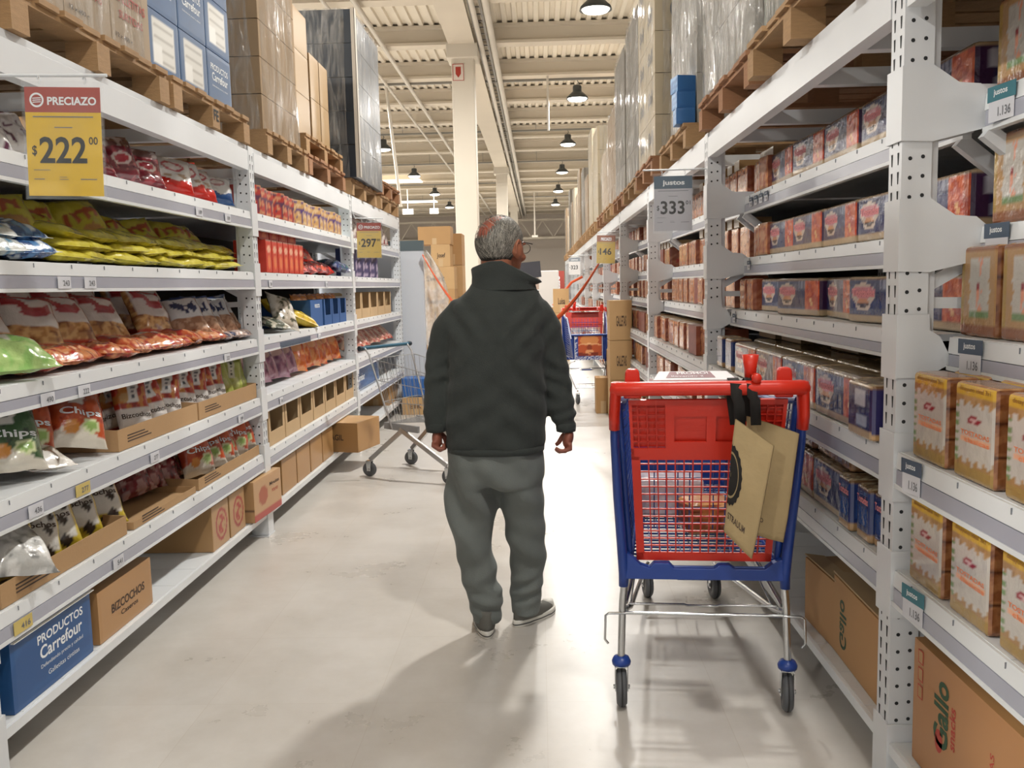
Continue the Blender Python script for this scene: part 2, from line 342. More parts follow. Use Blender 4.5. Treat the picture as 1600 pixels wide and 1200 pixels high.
def racks():
    for s, X, LV, REC, nb, side in ((-1, XL, LV_L, [0]*6, 3, 'left'), (1, XR, LV_R, REC_R, 11, 'right')):
        mesh_cache = {}
        for b in range(-1, nb):
            ya, yb = Y0+b*PITCH, Y0+(b+1)*PITCH
            r = empty('pallet_rack', (X, ya, 0))
            nm = 'white steel racking bay on the %s, %s' % (side, 'nearest the camera' if b == -1 else ORD[b+1]+' from the camera')
            tag(r, nm, 'rack', 'racking bays on the '+side)
            def ad(name, mesh, loc=(0, 0, 0), p=r):
                o = bpy.data.objects.new(name, mesh); COL.objects.link(o); o.location = loc; o.parent = p; return o
            for yy in ((0,) if b < nb-1 else (0, PITCH)):
                ad('post', PM[s], (0, yy, 0)); ad('post', PM[s], (s*(DEP-.06), yy, 0))
                if 'br' not in mesh_cache:
                    m = MB(); z = .3; k = 0
                    while z < 1.6:
                        m.beam((s*.08, 0, z), (s*(DEP-.08), 0, z+.5), .02, .035); m.beam((s*.08, 0, z+.52), (s*(DEP-.08), 0, z+.5), .02, .03); z += .56
                    mesh_cache['br'] = m.mesh('brace', WHITE)
                ad('brace', mesh_cache['br'], (0, yy, 0))
            if 'beam' not in mesh_cache:
                m = MB(); P = PITCH
                m.prism([(0, 2.14), (s*.05, 2.14), (s*.05, 2.28), (s*.008, 2.28), (s*.008, 2.255), (0, 2.25)], 'y', .054, P-.054)
                mesh_cache['beam'] = m.mesh('beam', WHITE)
                m = MB()
                m.b2((s*.05, 0, 2.16), (s*(DEP-.07), .05, 2.22))
                mesh_cache['cross'] = m.mesh('crossbar', WHITE)
                m = MB(); m.b2((s*(DEP-.02), .05, .02), (s*(DEP-.01), P-.05, 2.12)); mesh_cache['back'] = m.mesh('back_panel', RACK_SHADE)  # dark sheet added at the rear, standing in for the shade inside the bay
                for i, z in enumerate(LV):
                    rc = REC[i]; m = MB(); a, c = .054, P-.054
                    hh = .10 if i < 5 else .035
                    if i == 2: hh = .09
                    # deck of panels with a folded front
                    n = 22; w = (c-a)/n
                    for k in range(n): m.b2((s*(rc+.012), a+k*w+.001, z-.02), (s*(DEP-.04), a+(k+1)*w-.001, z-(.0 if k % 2 else .0006)))
                    if i < 5:
                        m.prism([(s*(rc+.0), z-.045), (s*(rc+.004), z-.002), (s*(rc+.02), z-.002), (s*(rc+.02), z-hh), (s*(rc-.004), z-hh), (s*(rc-.004), z-hh+.012), (s*(rc+.012), z-hh+.014), (s*(rc+.012), z-.045)], 'y', a, c)
                        for k in range(1, n, 2): m.b2((s*(rc-.0006), a+k*w, z-.020), (s*(rc+.003), a+k*w+.001, z-.006), 1)
                    else:
                        m.prism([(s*rc, z-hh), (s*rc, z-.002), (s*(rc+.02), z-.002), (s*(rc+.02), z-hh)], 'y', a, c)
                        for yy in (a+.01, P/2, c-.05): m.b2((s*.2, yy, 0), (s*.24, yy+.04, z-.02))
                    mesh_cache['sh%d' % i] = m.mesh('shelf', [WHITE2, SEAM])
                    if i < 5:
                        m = MB(); m.prism([(s*(rc-.0015), z-.047), (s*(rc+.006), z-.047), (s*(rc+.011), z-hh+.013), (s*(rc-.002), z-hh+.013)], 'y', a+.01, c-.01)
                        mesh_cache['rail%d' % i] = m.mesh('price_rail', RAIL)
                # sleeves / brackets gripping the uprights
                for i, z in enumerate(LV):
                    rc = REC[i]; m = MB()
                    for y0, y1 in ((.0435, .052), (-.052, -.0435)):
                        if rc == 0: m.b2((-s*.004, y0, z-.14), (s*.082, y1, z+.05))
                        elif rc > .2: m.prism([(-s*.004, z-.115), (-s*.004, z+.075), (s*.075, z+.075), (s*.14, z+.03), (s*(rc-.01), z+.025), (s*(rc+.02), z+.0), (s*(rc+.02), z-.085), (s*.078, z-.118)], 'y', y0, y1)
                        else: m.prism([(-s*.004, z-.11), (-s*.004, z+.06), (s*.08, z+.06), (s*.082, z+.018), (s*(rc-.02), z), (s*(rc+.015), z-.07), (s*(rc-.02), z-.09), (s*.075, z-.11)], 'y', y0, y1)
                    zt = .05 if rc == 0 else (.075 if rc > .2 else .06)
                    m.b2((-s*.006, -.052, z-.14 if rc == 0 else z-.115), (-s*.001, .052, z+zt))
                    mesh_cache['bk%d' % i] = m.mesh('bracket', WHITE)
                if s > 0:
                    m = MB()
                    m.beam((s*.20, 0, 1.82), (s*.45, 0, 1.62), .03, .04)
                    mesh_cache['strut'] = m.mesh('strut', WHITE)
            P_ = PITCH
            ad('beam', mesh_cache['beam']); bb = ad('beam', mesh_cache['beam'], (s*(DEP-.06), 0, 0))
            [ad('crossbar', mesh_cache['cross'], (0, y, 0)) for y in (.45, .95, 1.75, 2.25)]; ad('back_panel', mesh_cache['back'])
            if s > 0: [ad('strut', mesh_cache['strut'], (0, y, 0)) for y in (.075, P_-.075)]
            for i in range(6):
                sh = ad('shelf', mesh_cache['sh%d' % i])
                if i < 5: ad('price_rail', mesh_cache['rail%d' % i], (0, 0, 0), sh)
                ad('bracket', mesh_cache['bk%d' % i])
racks()
# ------------------------------------------------------------------ packets: shapes and printed designs
def ell(u, v, cu, cv, ru, rv): return ((u-cu)/ru)**2+((v-cv)/rv)**2 < 1
def paint(base, u): return np.tile(np.array(C(base)), (len(u), 1))
def setc(c, m, col): c[m] = C(col)
def bag_proto(name, w, h, t, design, seed=0, label='x', cat='bag', text=None, lean=0, mtl=None, nu=22, nv=30, back=None, group=None):
    rng = random.Random(seed)
    us = np.linspace(0, 1, nu); vs = np.linspace(0, 1, nv)
    U, V = np.meshgrid(us, vs)                      # (nv,nu)
    prof = np.clip(1-np.abs(2*U-1)**3.2, 0, 1)**.55*np.clip(1-np.abs(2*V-1)**3.5, 0, 1)**.7
    seal = np.clip((np.minimum(V, 1-V)-.035)/.04, 0, 1)
    wr = vnoise(U*5, V*6, seed+1)-.5; wr2 = vnoise(U*13, V*4, seed+2)-.5
    neck = np.clip(1-np.minimum(V, 1-V)/.22, 0, 1)
    puff = t/2*prof*(.85+.45*wr*(1-.3*neck))*seal+seal*neck*wr2*t*.16*np.clip(1-np.abs(2*U-1)**6, 0, 1)
    X = (U-.5)*w*(1-.07*prof.max(axis=1, keepdims=True)*np.ones_like(U))+(vnoise(V*6, U*0+seed, seed+5)-.5)*.02*w
    Z = V*h+(vnoise(U*4, V*0+3, seed+6)-.5)*.03*h*(2*V-1)
    bend = (vnoise(V*1.5+.3, U*0, seed+9)-.5)*.12*h*np.sin(V*PI)
    F = np.stack([X, -puff+bend-.0006, Z], -1); B = np.stack([X, puff*.85+bend+.0006, Z], -1)
    m = MB(); n = nu*nv
    vsx = list(F.reshape(-1, 3))+list(B.reshape(-1, 3)); fs = []
    for j in range(nv-1):
        for i in range(nu-1):
            a = j*nu+i; fs.append((a, a+1, a+nu+1, a+nu)); fs.append((n+a, n+a+nu, n+a+nu+1, n+a+1))
    for j in range(nv-1):
        a = j*nu; fs.append((a, a+nu, n+a+nu, n+a)); a = j*nu+nu-1; fs.append((a, n+a, n+a+nu, a+nu))
    for i in range(nu-1):
        fs.append((i, n+i, n+i+1, i+1)); a = (nv-1)*nu+i; fs.append((a, a+1, n+a+1, n+a))
    m.add(vsx, fs, 0, True)
    cf = design(U.ravel(), V.ravel(), seed); cb = (back or design)(U.ravel(), V.ravel(), seed+3)
    o = m.build(name, mtl or PRINT, None, np.concatenate([cf, cb]))
    tag(o, label, cat, group)
    if text:
        def fn(u, v):
            x = min(max(u, 0), .9999)*(nu-1); y = min(max(v, 0), .9999)*(nv-1); i, j = int(x), int(y); a, b = x-i, y-j
            p = F[j, i]*(1-a)*(1-b)+F[j, i+1]*a*(1-b)+F[j+1, i]*(1-a)*b+F[j+1, i+1]*a*b
            return (p[0], p[1]-.0022, p[2])
        tm = MB(); mats = []
        for (sx, u0, v0, u1, v1, bold, mm) in text:
            if mm not in mats: mats.append(mm)
            text_on(tm, sx, fn, u0, v0, u1, v1, bold, mats.index(mm))
        par(tm.build('lettering', mats, o), o)
    return o
def D_maroon(u, v, s):
    c = paint('#6e1526', u); k = vnoise(u*9, v*9, s); setc(c, k > .62, '#a33a44'); setc(c, (v > .72), '#b9a9a4'); setc(c, (v > .72) & (k > .5), '#6f4a44'); setc(c, ell(u, v, .5, .45, .28, .14), '#c9b4ae'); setc(c, ell(u, v, .5, .45, .2, .08), '#a02030'); return c
def D_redwhite(u, v, s):
    c = paint('#e4e2de', u); setc(c, v < .26+.05*np.sin(u*9), '#c8281e'); setc(c, ell(u, v, .5, .62, .3, .13), '#c56a6e'); setc(c, ell(u, v, .5, .62, .22, .08), '#e6dcd8'); setc(c, ell(u, v, .35, .36, .1, .05) | ell(u, v, .7, .38, .12, .05), '#b9a088'); setc(c, v > .93, '#d33a2a'); return c
def D_whiteblue(u, v, s):
    c = paint('#e2e3e2', u); setc(c, v < .3+.06*np.sin(u*8), '#1d4d86'); setc(c, ell(u, v, .5, .66, .26, .12), '#b98a8a'); setc(c, ell(u, v, .5, .66, .18, .07), '#e6e0dc'); return c
def D_yellow(u, v, s):
    c = paint('#cfc13c', u); k = vnoise(u*6, v*6, s); setc(c, k > .7, '#dccf4a'); setc(c, ((np.abs(v-.60-.22*(u-.5)) < .10) & (np.abs(u-.5) < .32)) & ((np.floor(u*11) % 2 == 0) | (v > .63)), '#b4552c'); setc(c, ell(u, v, .62, .33, .22, .12), '#c08a4a'); setc(c, ell(u, v, .38, .26, .14, .09), '#c9a05a'); return c
def D_plainy(u, v, s):
    c = paint('#cbbd38', u); k = vnoise(u*8, v*8, s); setc(c, k > .6, '#d9cd52'); setc(c, k < .25, '#a89a2a'); return c
def D_snack(u, v, s):
    k = vnoise(u*14, v*16, s); c = paint('#b7834c', u); setc(c, k > .55, '#d9ab6e'); setc(c, k < .25, '#8a5530')
    top = v > .42+.55*np.abs(u-.5)*(-1)+.2; lab = (v > .40) & (np.abs(u-.5) < .42)
    setc(c, lab, '#e3dfda'); setc(c, (np.abs(v-.74-.10*np.sin(u*7)) < .085) & (np.abs(u-.5) < .36), '#a81e26'); setc(c, ell(u, v, .56, .62, .22, .05), '#b5404a'); setc(c, (v > .9), '#b3372f'); setc(c, v < .12, '#b5432a'); return c
def D_snacklie(u, v, s):
    k = vnoise(u*10, v*10, s); c = paint('#b4552f', u); setc(c, k > .6, '#d28a58'); setc(c, k < .3, '#a32a22'); setc(c, (np.abs(u-.5) < .2) & (v > .5), '#d6cfc8'); setc(c, (k > .45) & (k < .52), '#e0b088'); return c
def D_snackblue(u, v, s):
    k = vnoise(u*14, v*16, s); c = paint('#a5785c', u); setc(c, k > .55, '#c9a184'); lab = (v > .38) & (np.abs(u-.5) < .44)
    setc(c, lab, '#dfe0e2'); m = (np.abs(v-.68-.09*np.sin(u*8)) < .12) & (np.abs(u-.5) < .32) & (vnoise(u*11, v*11, s+4) > .42); setc(c, m, '#23305c'); setc(c, v > .92, '#3a4a7a'); return c
def D_greenw(u, v, s):
    c = paint('#dfe3d6', u); setc(c, (v < .55+.1*np.sin(u*6)), '#a9c97c'); setc(c, vnoise(u*9, v*9, s) > .7, '#8fbf6a'); return c
def D_chips(base, dark):
    def f(u, v, s):
        k = vnoise(u*7, v*8, s); c = paint(base, u); setc(c, k > .66, dark); setc(c, (v > .9) | (v < .05), dark)
        setc(c, (v > .60) & (v < .93) & (np.abs(u-.5-.3*(v-.75)) < .13), '#e0ddd8'); setc(c, (v > .66) & (v < .90) & (np.abs(u-.52-.3*(v-.75)) < .05) & (np.floor(v*26) % 2 == 0), '#39424a')
        setc(c, v < .20+.08*np.sin(u*5), '#d8d2c4'); setc(c, ell(u, v, .68, .27, .17, .10), '#ccd3a6'); setc(c, ell(u, v, .68, .27, .12, .065), '#8fae62'); setc(c, ell(u, v, .32, .24, .14, .09), '#d08a3a'); return c
    return f
def D_bizred(u, v, s):
    c = paint('#a8301f', u); k = vnoise(u*6, v*7, s); setc(c, k > .62, '#8c1f1b'); setc(c, k < .22, '#c8813f')
    setc(c, v < .40, '#dedad6'); setc(c, (v > .5) & (v < .94) & (np.abs(u-.52-.2*(v-.75)) < .15), '#e2e0dd'); setc(c, (v > .58) & (v < .88) & (np.abs(u-.52-.2*(v-.75)) < .055) & (np.floor(v*24) % 2 == 0), '#4a5058'); setc(c, v < .06, '#b4402c'); setc(c, ell(u, v, .25, .6, .13, .09), '#c9a36a'); return c
def D_bizyel(u, v, s):
    c = paint('#dcd9d2', u); setc(c, (v > .68+.12*(u-.5)), '#cdb93e'); setc(c, v < .16, '#c9b23a'); setc(c, np.abs(u-.5) > .44, '#c9b23a')
    for (a, b, r) in ((.22, .60, .13), (.40, .52, .10), (.75, .40, .11), (.85, .58, .09), (.2, .22, .12), (.72, .12, .13), (.5, .08, .08)):
        setc(c, (np.abs(u-a)+np.abs(v-b)*1.4) < r, '#3a3028')
    setc(c, ell(u, v, .55, .78, .16, .07), '#46503a'); return c
def D_silver(u, v, s):
    c = paint('#b9b9b6', u); k = vnoise(u*8, v*9, s); setc(c, k > .6, '#d9d9d6'); setc(c, k < .3, '#7f807e'); return c
def D_gy(u, v, s):
    c = paint('#b4bd62', u); k = vnoise(u*7, v*7, s); setc(c, k > .65, '#cdd38a'); setc(c, (np.abs(u-.5) < .16) & (v > .45), '#dfe0cc'); setc(c, (np.abs(u-.5) < .06) & (v > .5) & (np.floor(v*22) % 2 == 0), '#3c4436'); return c
def D_noise(a, b, d, lab=None):
    def f(u, v, s):
        k = vnoise(u*8, v*9, s); c = paint(a, u); setc(c, k > .6, b); setc(c, k < .28, d)
        if lab: setc(c, ell(u, v, .5, .62, .3, .16), lab)
        return c
    return f

def box_proto(name, L, D, H, front, side, top, label='x', cat='pack', res=(22, 14, 8), text=None, mtl=None, rnd=.004):
    """carton or film pack, front towards -y, L along x, D along y, H up; origin at bottom centre"""
    m = MB(); cols = []
    def face(O, Uv, Vv, des, nu, nv, sd):
        us, vs = np.meshgrid(np.linspace(0, 1, nu+1), np.linspace(0, 1, nv+1)); u, v = us.ravel(), vs.ravel()
        O, Uv, Vv = map(np.array, (O, Uv, Vv)); P = O+u[:, None]*Uv+v[:, None]*Vv
        cen = np.array((0, 0, H/2)); half = np.array((L/2-rnd, D/2-rnd, H/2-rnd))
        Q = P-cen; K = np.clip(Q, -half, half); dd = Q-K; n_ = np.linalg.norm(dd, axis=1, keepdims=True); P = cen+K+dd/np.maximum(n_, 1e-9)*np.minimum(n_, rnd)
        m.add(P, [(j*(nu+1)+i, j*(nu+1)+i+1, (j+1)*(nu+1)+i+1, (j+1)*(nu+1)+i) for j in range(nv) for i in range(nu)], 0, False)
        cols.append(des(u, v, sd))
    a, b, n3 = res
    l, d = L/2, D/2
    face((-l, -d, 0), (L, 0, 0), (0, 0, H), front, a, b, 1); face((l, d, 0), (-L, 0, 0), (0, 0, H), front, a, b, 2)
    face((l, -d, 0), (0, D, 0), (0, 0, H), side, n3, b, 3); face((-l, d, 0), (0, -D, 0), (0, 0, H), side, n3, b, 4)
    face((-l, -d, H), (L, 0, 0), (0, D, 0), top, a, n3, 5); face((-l, d, 0), (L, 0, 0), (0, -D, 0), top, a, n3, 6)
    o = m.build(name, mtl or PRINTB, None, np.concatenate(cols)); tag(o, label, cat)
    if text:
        tm = MB(); mats = []
        for (sx, fc, u0, v0, u1, v1, bold, mm) in text:
            if mm not in mats: mats.append(mm)
            fn = {'f': frame_fn((-l, -d, 0), (L, 0, 0), (0, 0, H)), 'r': frame_fn((l, -d, 0), (0, D, 0), (0, 0, H)), 'l': frame_fn((-l, d, 0), (0, -D, 0), (0, 0, H)), 't': frame_fn((-l, -d, H), (L, 0, 0), (0, D, 0))}[fc]
            text_on(tm, sx, fn, u0, v0, u1, v1, bold, mats.index(mm))
        par(tm.build('lettering', mats, o), o)
    return o
def flat(col, var=None):
    def f(u, v, s):
        c = paint(col, u)
        if var: setc(c, vnoise(u*7, v*7, s) > .6, var)
        return c
    return f
PINK = mat('pink_print', '#d98a8e', .6); GREENP = mat('green_print', '#2f4f36', .6); ORP = mat('orange_print', '#dc7a4c', .6); YTXT = mat('yellow_text_brown', '#8a5a1c', .6); GREYP = mat('grey_print', '#6d6f74', .6)
def D_toastf(u, v, s):
    c = paint('#25305e', u); layers = (v < .17) | (v > .90)
    setc(c, v > .70, '#4b5470'); setc(c, (u > .70), '#b5452c'); setc(c, (u > .70) & (vnoise(u*20, v*9, s) > .6), '#d2643a'); setc(c, (u > .79) & (u < .86) & (v > .25) & (v < .5) & (np.abs((u-.825)*6+(v-.37)) < .16), '#e7b07a')
    cup = ell(u, v, .26, .62, .21, .24) | ((v < .62) & (v > .25) & (np.abs(u-.26) < .10+.16*(v-.25))); setc(c, cup, '#cdbcae'); setc(c, ell(u, v, .26, .66, .20, .13), '#c9808a'); setc(c, ell(u, v, .27, .42, .10, .08), '#3a2a2a'); setc(c, ell(u, v, .27, .46, .10, .06), '#c98a62')
    setc(c, (u > .5) & (u < .7) & (v > .72) & (np.floor(u*30) % 2 == 0), '#8a90a4'); setc(c, layers, '#b39c7c'); setc(c, layers & (np.floor(v*34) % 2 == 0), '#7d6549'); return c
def D_toasts(u, v, s):
    c = paint('#2a2f56', u); setc(c, u < .5, '#3d2444'); setc(c, (u > .30) & (u < .72) & (v > .60) & (v < .86), '#b6b4bd'); setc(c, (u > .42) & (u < .8) & (v > .22) & (v < .45), '#9aa0b2'); setc(c, (v < .16) | (v > .91), '#b39c7c'); setc(c, (v < .16) & (np.floor(v*36) % 2 == 0), '#7d6549'); return c
def D_toastred(u, v, s):
    c = paint('#a8301f', u); setc(c, u < .22, '#2f2c5e'); setc(c, ell(u, v, .7, .36, .2, .14), '#d8d4cc'); setc(c, ell(u, v, .7, .36, .17, .115), '#15130f'); setc(c, ell(u, v, .8, .72, .12, .09), '#d3a070'); setc(c, (v < .14) | (v > .9), '#b9915e'); setc(c, ((v < .14) | (v > .9)) & (np.floor(v*36) % 2 == 0), '#7d5a3a'); return c
def D_toasttop(u, v, s):
    c = paint('#8f7a5c', u); k = vnoise(u*16, v*10, s); setc(c, k > .6, '#b3a383'); setc(c, k < .25, '#5e4c38'); return c
def D_orangep(u, v, s):
    k = vnoise(u*8, v*9, s); c = paint('#b06c42', u); setc(c, k > .6, '#c98a5c'); setc(c, k < .28, '#94452e'); setc(c, (v > .9) | (v < .06), '#9c7450'); setc(c, ell(u, v, .5, .62, .28, .16), '#c9906a'); return c
def D_orangeside(u, v, s):
    c = paint('#8c4a33', u); k = vnoise(u*8, v*12, s); setc(c, k > .62, '#a8694a'); setc(c, (u > .3) & (u < .7) & (v > .2) & (v < .5), '#a2392a'); return c
def D_kraftp(u, v, s):
    k = vnoise(u*7, v*8, s); c = paint('#8d6644', u); setc(c, k > .6, '#a87f58'); setc(c, k < .25, '#6d4a33'); setc(c, ell(u, v, .4, .6, .2, .25), '#a06a58'); return c
def zig(u, n=5): return np.abs(((u*n) % 1)-.5)*2
def D_galf(u, v, s):
    c = paint('#9f7a4e', u); setc(c, vnoise(u*9, v*12, s) > .6, '#b08a5c')
    mid = (v > .16+.09*zig(u)) & (v < .76+.07*zig(u)); setc(c, mid, '#bdb6ae'); setc(c, v > .88, '#c9a03a'); setc(c, (v < .16), '#9c7e46'); setc(c, mid & (u < .13) & (np.floor(v*22) % 2 == 0), '#6f8a5c')
    setc(c, ell(u, v, .52, .63, .15, .045), '#8c2a34'); setc(c, ell(u, v, .52, .63, .10, .02), '#c9a0a0'); setc(c, (v > .40) & (v < .47) & (u > .2) & (u < .9), '#e0a888'); return c
def D_gals(u, v, s):
    c = paint('#86512f', u); k = vnoise(u*7, v*12, s); setc(c, k > .55, '#9f6a42'); setc(c, k < .25, '#6a3c24'); setc(c, (np.abs(v-.33) < .012) | (np.abs(v-.66) < .012), '#4d2a18'); return c
def D_galtop(u, v, s):
    c = paint('#a8764a', u); setc(c, vnoise(u*9, v*6, s) > .6, '#c29668'); return c
def rowlab(desc, i, shelf, bay): return '%s, %s from near post, %s shelf of %s' % (desc, ORD[i], shelf, bay)

XF = XL-.03
def left_stock():
    BA, BB, BC = 'second left bay', 'third left bay', 'fourth left bay'
    T = lambda sx, a=.12, b=.38, c_=.9, d=.52, m=None, bo=.02: [(sx, a, b, c_, d, bo, m or WPRINT)]
    def lean(kind, ys, z, shelf, bay, desc, rng, dx=.11, tilt=-.32, rz=1.25, jit=.2, group=None, dz=.0):
        for i, y in enumerate(ys):
            r = rz+rng.uniform(-jit, jit)
            place(kind[i % len(kind)] if isinstance(kind, list) else kind, (XF-dx-rng.uniform(0, .02), y, z+dz*.5+.012+.05*math.sin(-tilt)), (tilt+rng.uniform(-.12, .08), rng.uniform(-.14, .14), r), rowlab(desc, i, shelf, bay), group)
    R = random.Random(5)
    z = LV_L[0]
    k = [bag_proto('snack_bag', .24, .20, .10, D_maroon, 11), bag_proto('snack_bag', .23, .19, .10, D_maroon, 12)]
    lean(k, [3.42, 3.68, 3.90, 4.12], z, 'top', BA, 'maroon snack bag', R, tilt=-.35, rz=1.1)
    k = [bag_proto('snack_bag', .22, .21, .09, D_redwhite, 13), bag_proto('snack_bag', .21, .2, .09, D_redwhite, 14)]
    lean(k, [4.42, 4.68, 4.78], z, 'top', BA, 'white and red snack bag', R, tilt=-.45, rz=.95)
    lean(bag_proto('snack_bag', .22, .17, .09, D_whiteblue, 15), [5.02], z, 'top', BA, 'white and blue snack bag', R, tilt=-.5, rz=.95)
    lean(bag_proto('snack_bag', .22, .18, .09, D_noise('#c9c6c6', '#e0dedd', '#5e3048'), 16), [2.72, 2.93, 3.14], z, 'top', BA, 'white and purple snack bag', R, tilt=-.6)
    # second shelf: yellow bags
    z = LV_L[1]
    k = [bag_proto('snack_bag', .30, .27, .12, D_yellow, 20+i) for i in range(3)]
    lean(k, [2.85, 3.20, 3.48, 3.80, 4.10, 4.40, 4.72, 5.0], z, 'second', BA, 'standing yellow snack bag', R, dx=.22, tilt=-.62, rz=1.15, dz=.03)
    k = [bag_proto('snack_bag', .26, .30, .07, D_plainy, 24+i) for i in range(3)]; i = 0
    for lay in range(3):
        for y in np.arange(3.28, 5.1, .235):
            nm = ['bottom', 'middle', 'top'][lay]
            place(k[i % 3], (XF-.035-.016*lay, y+.06*lay+R.uniform(-.02, .02), z+.028+.042*lay), (-PI/2+.10, R.uniform(-.08, .08), 1.5+R.uniform(-.2, .2)), 'flat yellow snack bag, %s along the %s layer, second shelf of %s' % (ORD[i % 8], nm, BA), 'yellow bags lying at the shelf front'); i += 1
    for q, (kk, d) in enumerate([(D_noise('#2d4f86', '#7fa4cc', '#1d2f55'), 'blue'), (D_noise('#c8cdc9', '#e2e4e0', '#5f8aa8'), 'white'), (D_noise('#24497f', '#5c8fc4', '#dfe6ea'), 'blue')]):
        b = bag_proto('snack_bag', .26, .26, .09, kk, 30+q)
        for j in range(2): place(b, (XF-.04-.03*j, 2.66+.19*q, z+.035+.055*j), (-PI/2+.15, R.uniform(-.1, .1), 1.4), 'crumpled %s bag, %s from near post, %s, second left shelf' % (d, ORD[q], ['under another', 'on another'][j]))
    # third shelf: snacks in clear bags
    z = LV_L[2]
    k = [bag_proto('snack_bag', .25, .27, .09, D_snack, 40+i) for i in range(3)]
    lean(k, [2.72, 2.98, 3.24, 3.52, 3.84, 4.30], z, 'third', BA, 'clear snack bag with red label', R, dx=.17, tilt=-.62, rz=1.05, dz=.03)
    lean(k, [2.85, 3.12, 3.40, 3.68, 4.02, 4.42, 4.62], z, 'third', BA, 'half hidden red labelled snack bag', R, dx=.34, tilt=-.35, rz=1.1, dz=.06)
    k = [bag_proto('snack_bag', .22, .25, .085, D_snackblue, 44+i) for i in range(2)]
    lean(k, [4.60, 4.76, 4.90, 5.02, 5.12], z, 'third', BA, 'clear snack bag with navy label', R, dx=.12, tilt=-.62, rz=1.0, dz=.02)
    k = [bag_proto('snack_bag', .26, .26, .075, D_snacklie, 46+i) for i in range(3)]
    for i, y in enumerate(np.arange(2.95, 4.8, .215)):
        place(k[i % 3], (XF-.02, y, z+.035), (-PI/2+.12, R.uniform(-.1, .1), 1.5+R.uniform(-.35, .35)), 'flat red and amber bag, %s from near post, third shelf of %s' % (ORD[i], BA), 'red snack bags lying at the shelf front')
    k = bag_proto('snack_bag', .2, .22, .06, D_noise('#a08478', '#cdb8ae', '#2c3358'), 49)
    for i, y in enumerate((4.86, 5.0, 5.12)): place(k, (XF-.01, y, z+.03), (-PI/2+.1, .05, 1.5+R.uniform(-.3, .3)), 'flat pale bag with navy print, %s from post, third shelf of %s' % (ORD[i], BA))
    place(bag_proto('snack_bag', .26, .24, .1, D_greenw, 50), (XF+.03, 2.80, z+.04), (-PI/2+.35, 0, 1.1), 'white and green bag lying at the near end, third shelf of second left bay')
    # fourth shelf: chips
    z = LV_L[3]
    WH = WPRINT
    co = [bag_proto('chips_bag', .21, .27, .10, D_chips('#b8502a', '#9c3a22'), 60+i, text=T('Chips')) for i in range(2)]
    for i, (x, y, tl, rz, rl) in enumerate([(-.12, 3.02, -.5, .95, .25), (-.05, 3.24, -.62, .85, .3), (-.20, 3.55, -.4, .95, .05), (-.30, 3.34, -.35, 1.1, 0), (-.22, 3.12, -.3, 1.1, 0)]):
        place(co[i % 2], (XF+x, y, z+.05), (tl, rl*.6, rz), 'orange chips bag, %s, fourth shelf of second left bay' % ['nearest of the loose ones', 'leaning over the shelf edge', 'standing beside the first tray', 'half hidden behind the leaning one', 'behind the nearest one'][i])
    place(bag_proto('chips_bag', .22, .26, .1, D_chips('#3e5a3a', '#24382a'), 63, text=T('Chips')), (XF-.06, 2.84, z+.045), (-.5, .05, .9), 'dark green chips bag at the near end, fourth shelf of second left bay')
    place(bag_proto('chips_bag', .22, .26, .08, D_noise('#c9c3bb', '#dedad4', '#5a4a3a'), 64), (XF+.0, 2.98, z+.03), (-PI/2+.2, .1, 1.3), 'pale torn chips bag lying under the green one, fourth shelf of second left bay')
    def tray(y0, y1, z, h, label, d=.34, x=XF+.01, lean_=0, cardm=CARD):
        r = empty('cardboard_tray', (x, (y0+y1)/2, z+.002)); tag(r, label, 'tray'); l = (y1-y0)/2; t = .004
        m = MB(); m.b2((-d, -l, 0), (0, l, t)); par(m.build('base', cardm, r), r)
        m = MB(); m.b2((-t, -l, t), (0, l, h)); 
        for q in range(3): m.b2((.0002, -l+.08+.0*q, h*.3+q*.012), (.0008, -l+.3-.03*q, h*.3+q*.012+.005), 1)
        par(m.build('front_wall', [cardm, INK], r), r)
        m = MB(); m.b2((-d, -l, t), (-d+t, l, h*1.2)); par(m.build('rear_wall', cardm, r), r)
        for s_ in (-1, 1):
            m = MB(); m.prism([(-d, t), (-t, t), (-t, h), (-d, h*1.2)], 'y', s_*l-(t if s_ > 0 else 0), s_*l+(t if s_ < 0 else 0)); par(m.build('side_wall', cardm, r), r)
        return r
    tray(3.42, 4.24, z, .085, 'cardboard tray of biscuit bags, nearer one on the fourth shelf of second left bay')
    tray(4.26, 5.15, z, .085, 'cardboard tray, farther one on the fourth shelf of second left bay')
    k = [bag_proto('biscuit_bag', .17, .25, .085, D_bizred, 66+i, text=[('Bizcochos', .08, .22, .92, .31, .015, INK)]) for i in range(2)]
    lean(k, [3.80, 3.97, 4.12, 4.33, 4.46, 4.60, 4.73], z, 'fourth', BA, 'red and white biscuit bag', R, dx=.07, tilt=-.28, rz=.95, dz=.0)
    lean(k, [3.66, 3.86, 4.06, 4.36, 4.56, 4.76], z, 'fourth', BA, 'rear row red biscuit bag', R, dx=.2, tilt=-.2, rz=1.2)
    k = bag_proto('snack_bag', .17, .22, .08, D_gy, 69)
    lean(k, [4.90, 5.0, 5.09], z, 'fourth', BA, 'pale green snack bag', R, dx=.08, tilt=-.3, rz=1.0)
    # fifth shelf
    z = LV_L[4]
    tray(2.60, 3.44, z, .075, 'cardboard tray of yellow biscuit bags, fifth shelf of second left bay', d=.30)
    k = [bag_proto('biscuit_bag', .22, .27, .085, D_bizyel, 70+i, text=[('Bizcochos', .1, .44, .9, .52, .02, INK)]) for i in range(2)]
    lean(k, [2.80, 2.93, 3.06, 3.24, 3.44], z, 'fifth', BA, 'yellow and white biscuit bag', R, dx=.07, tilt=-.42, rz=.85, jit=.12)
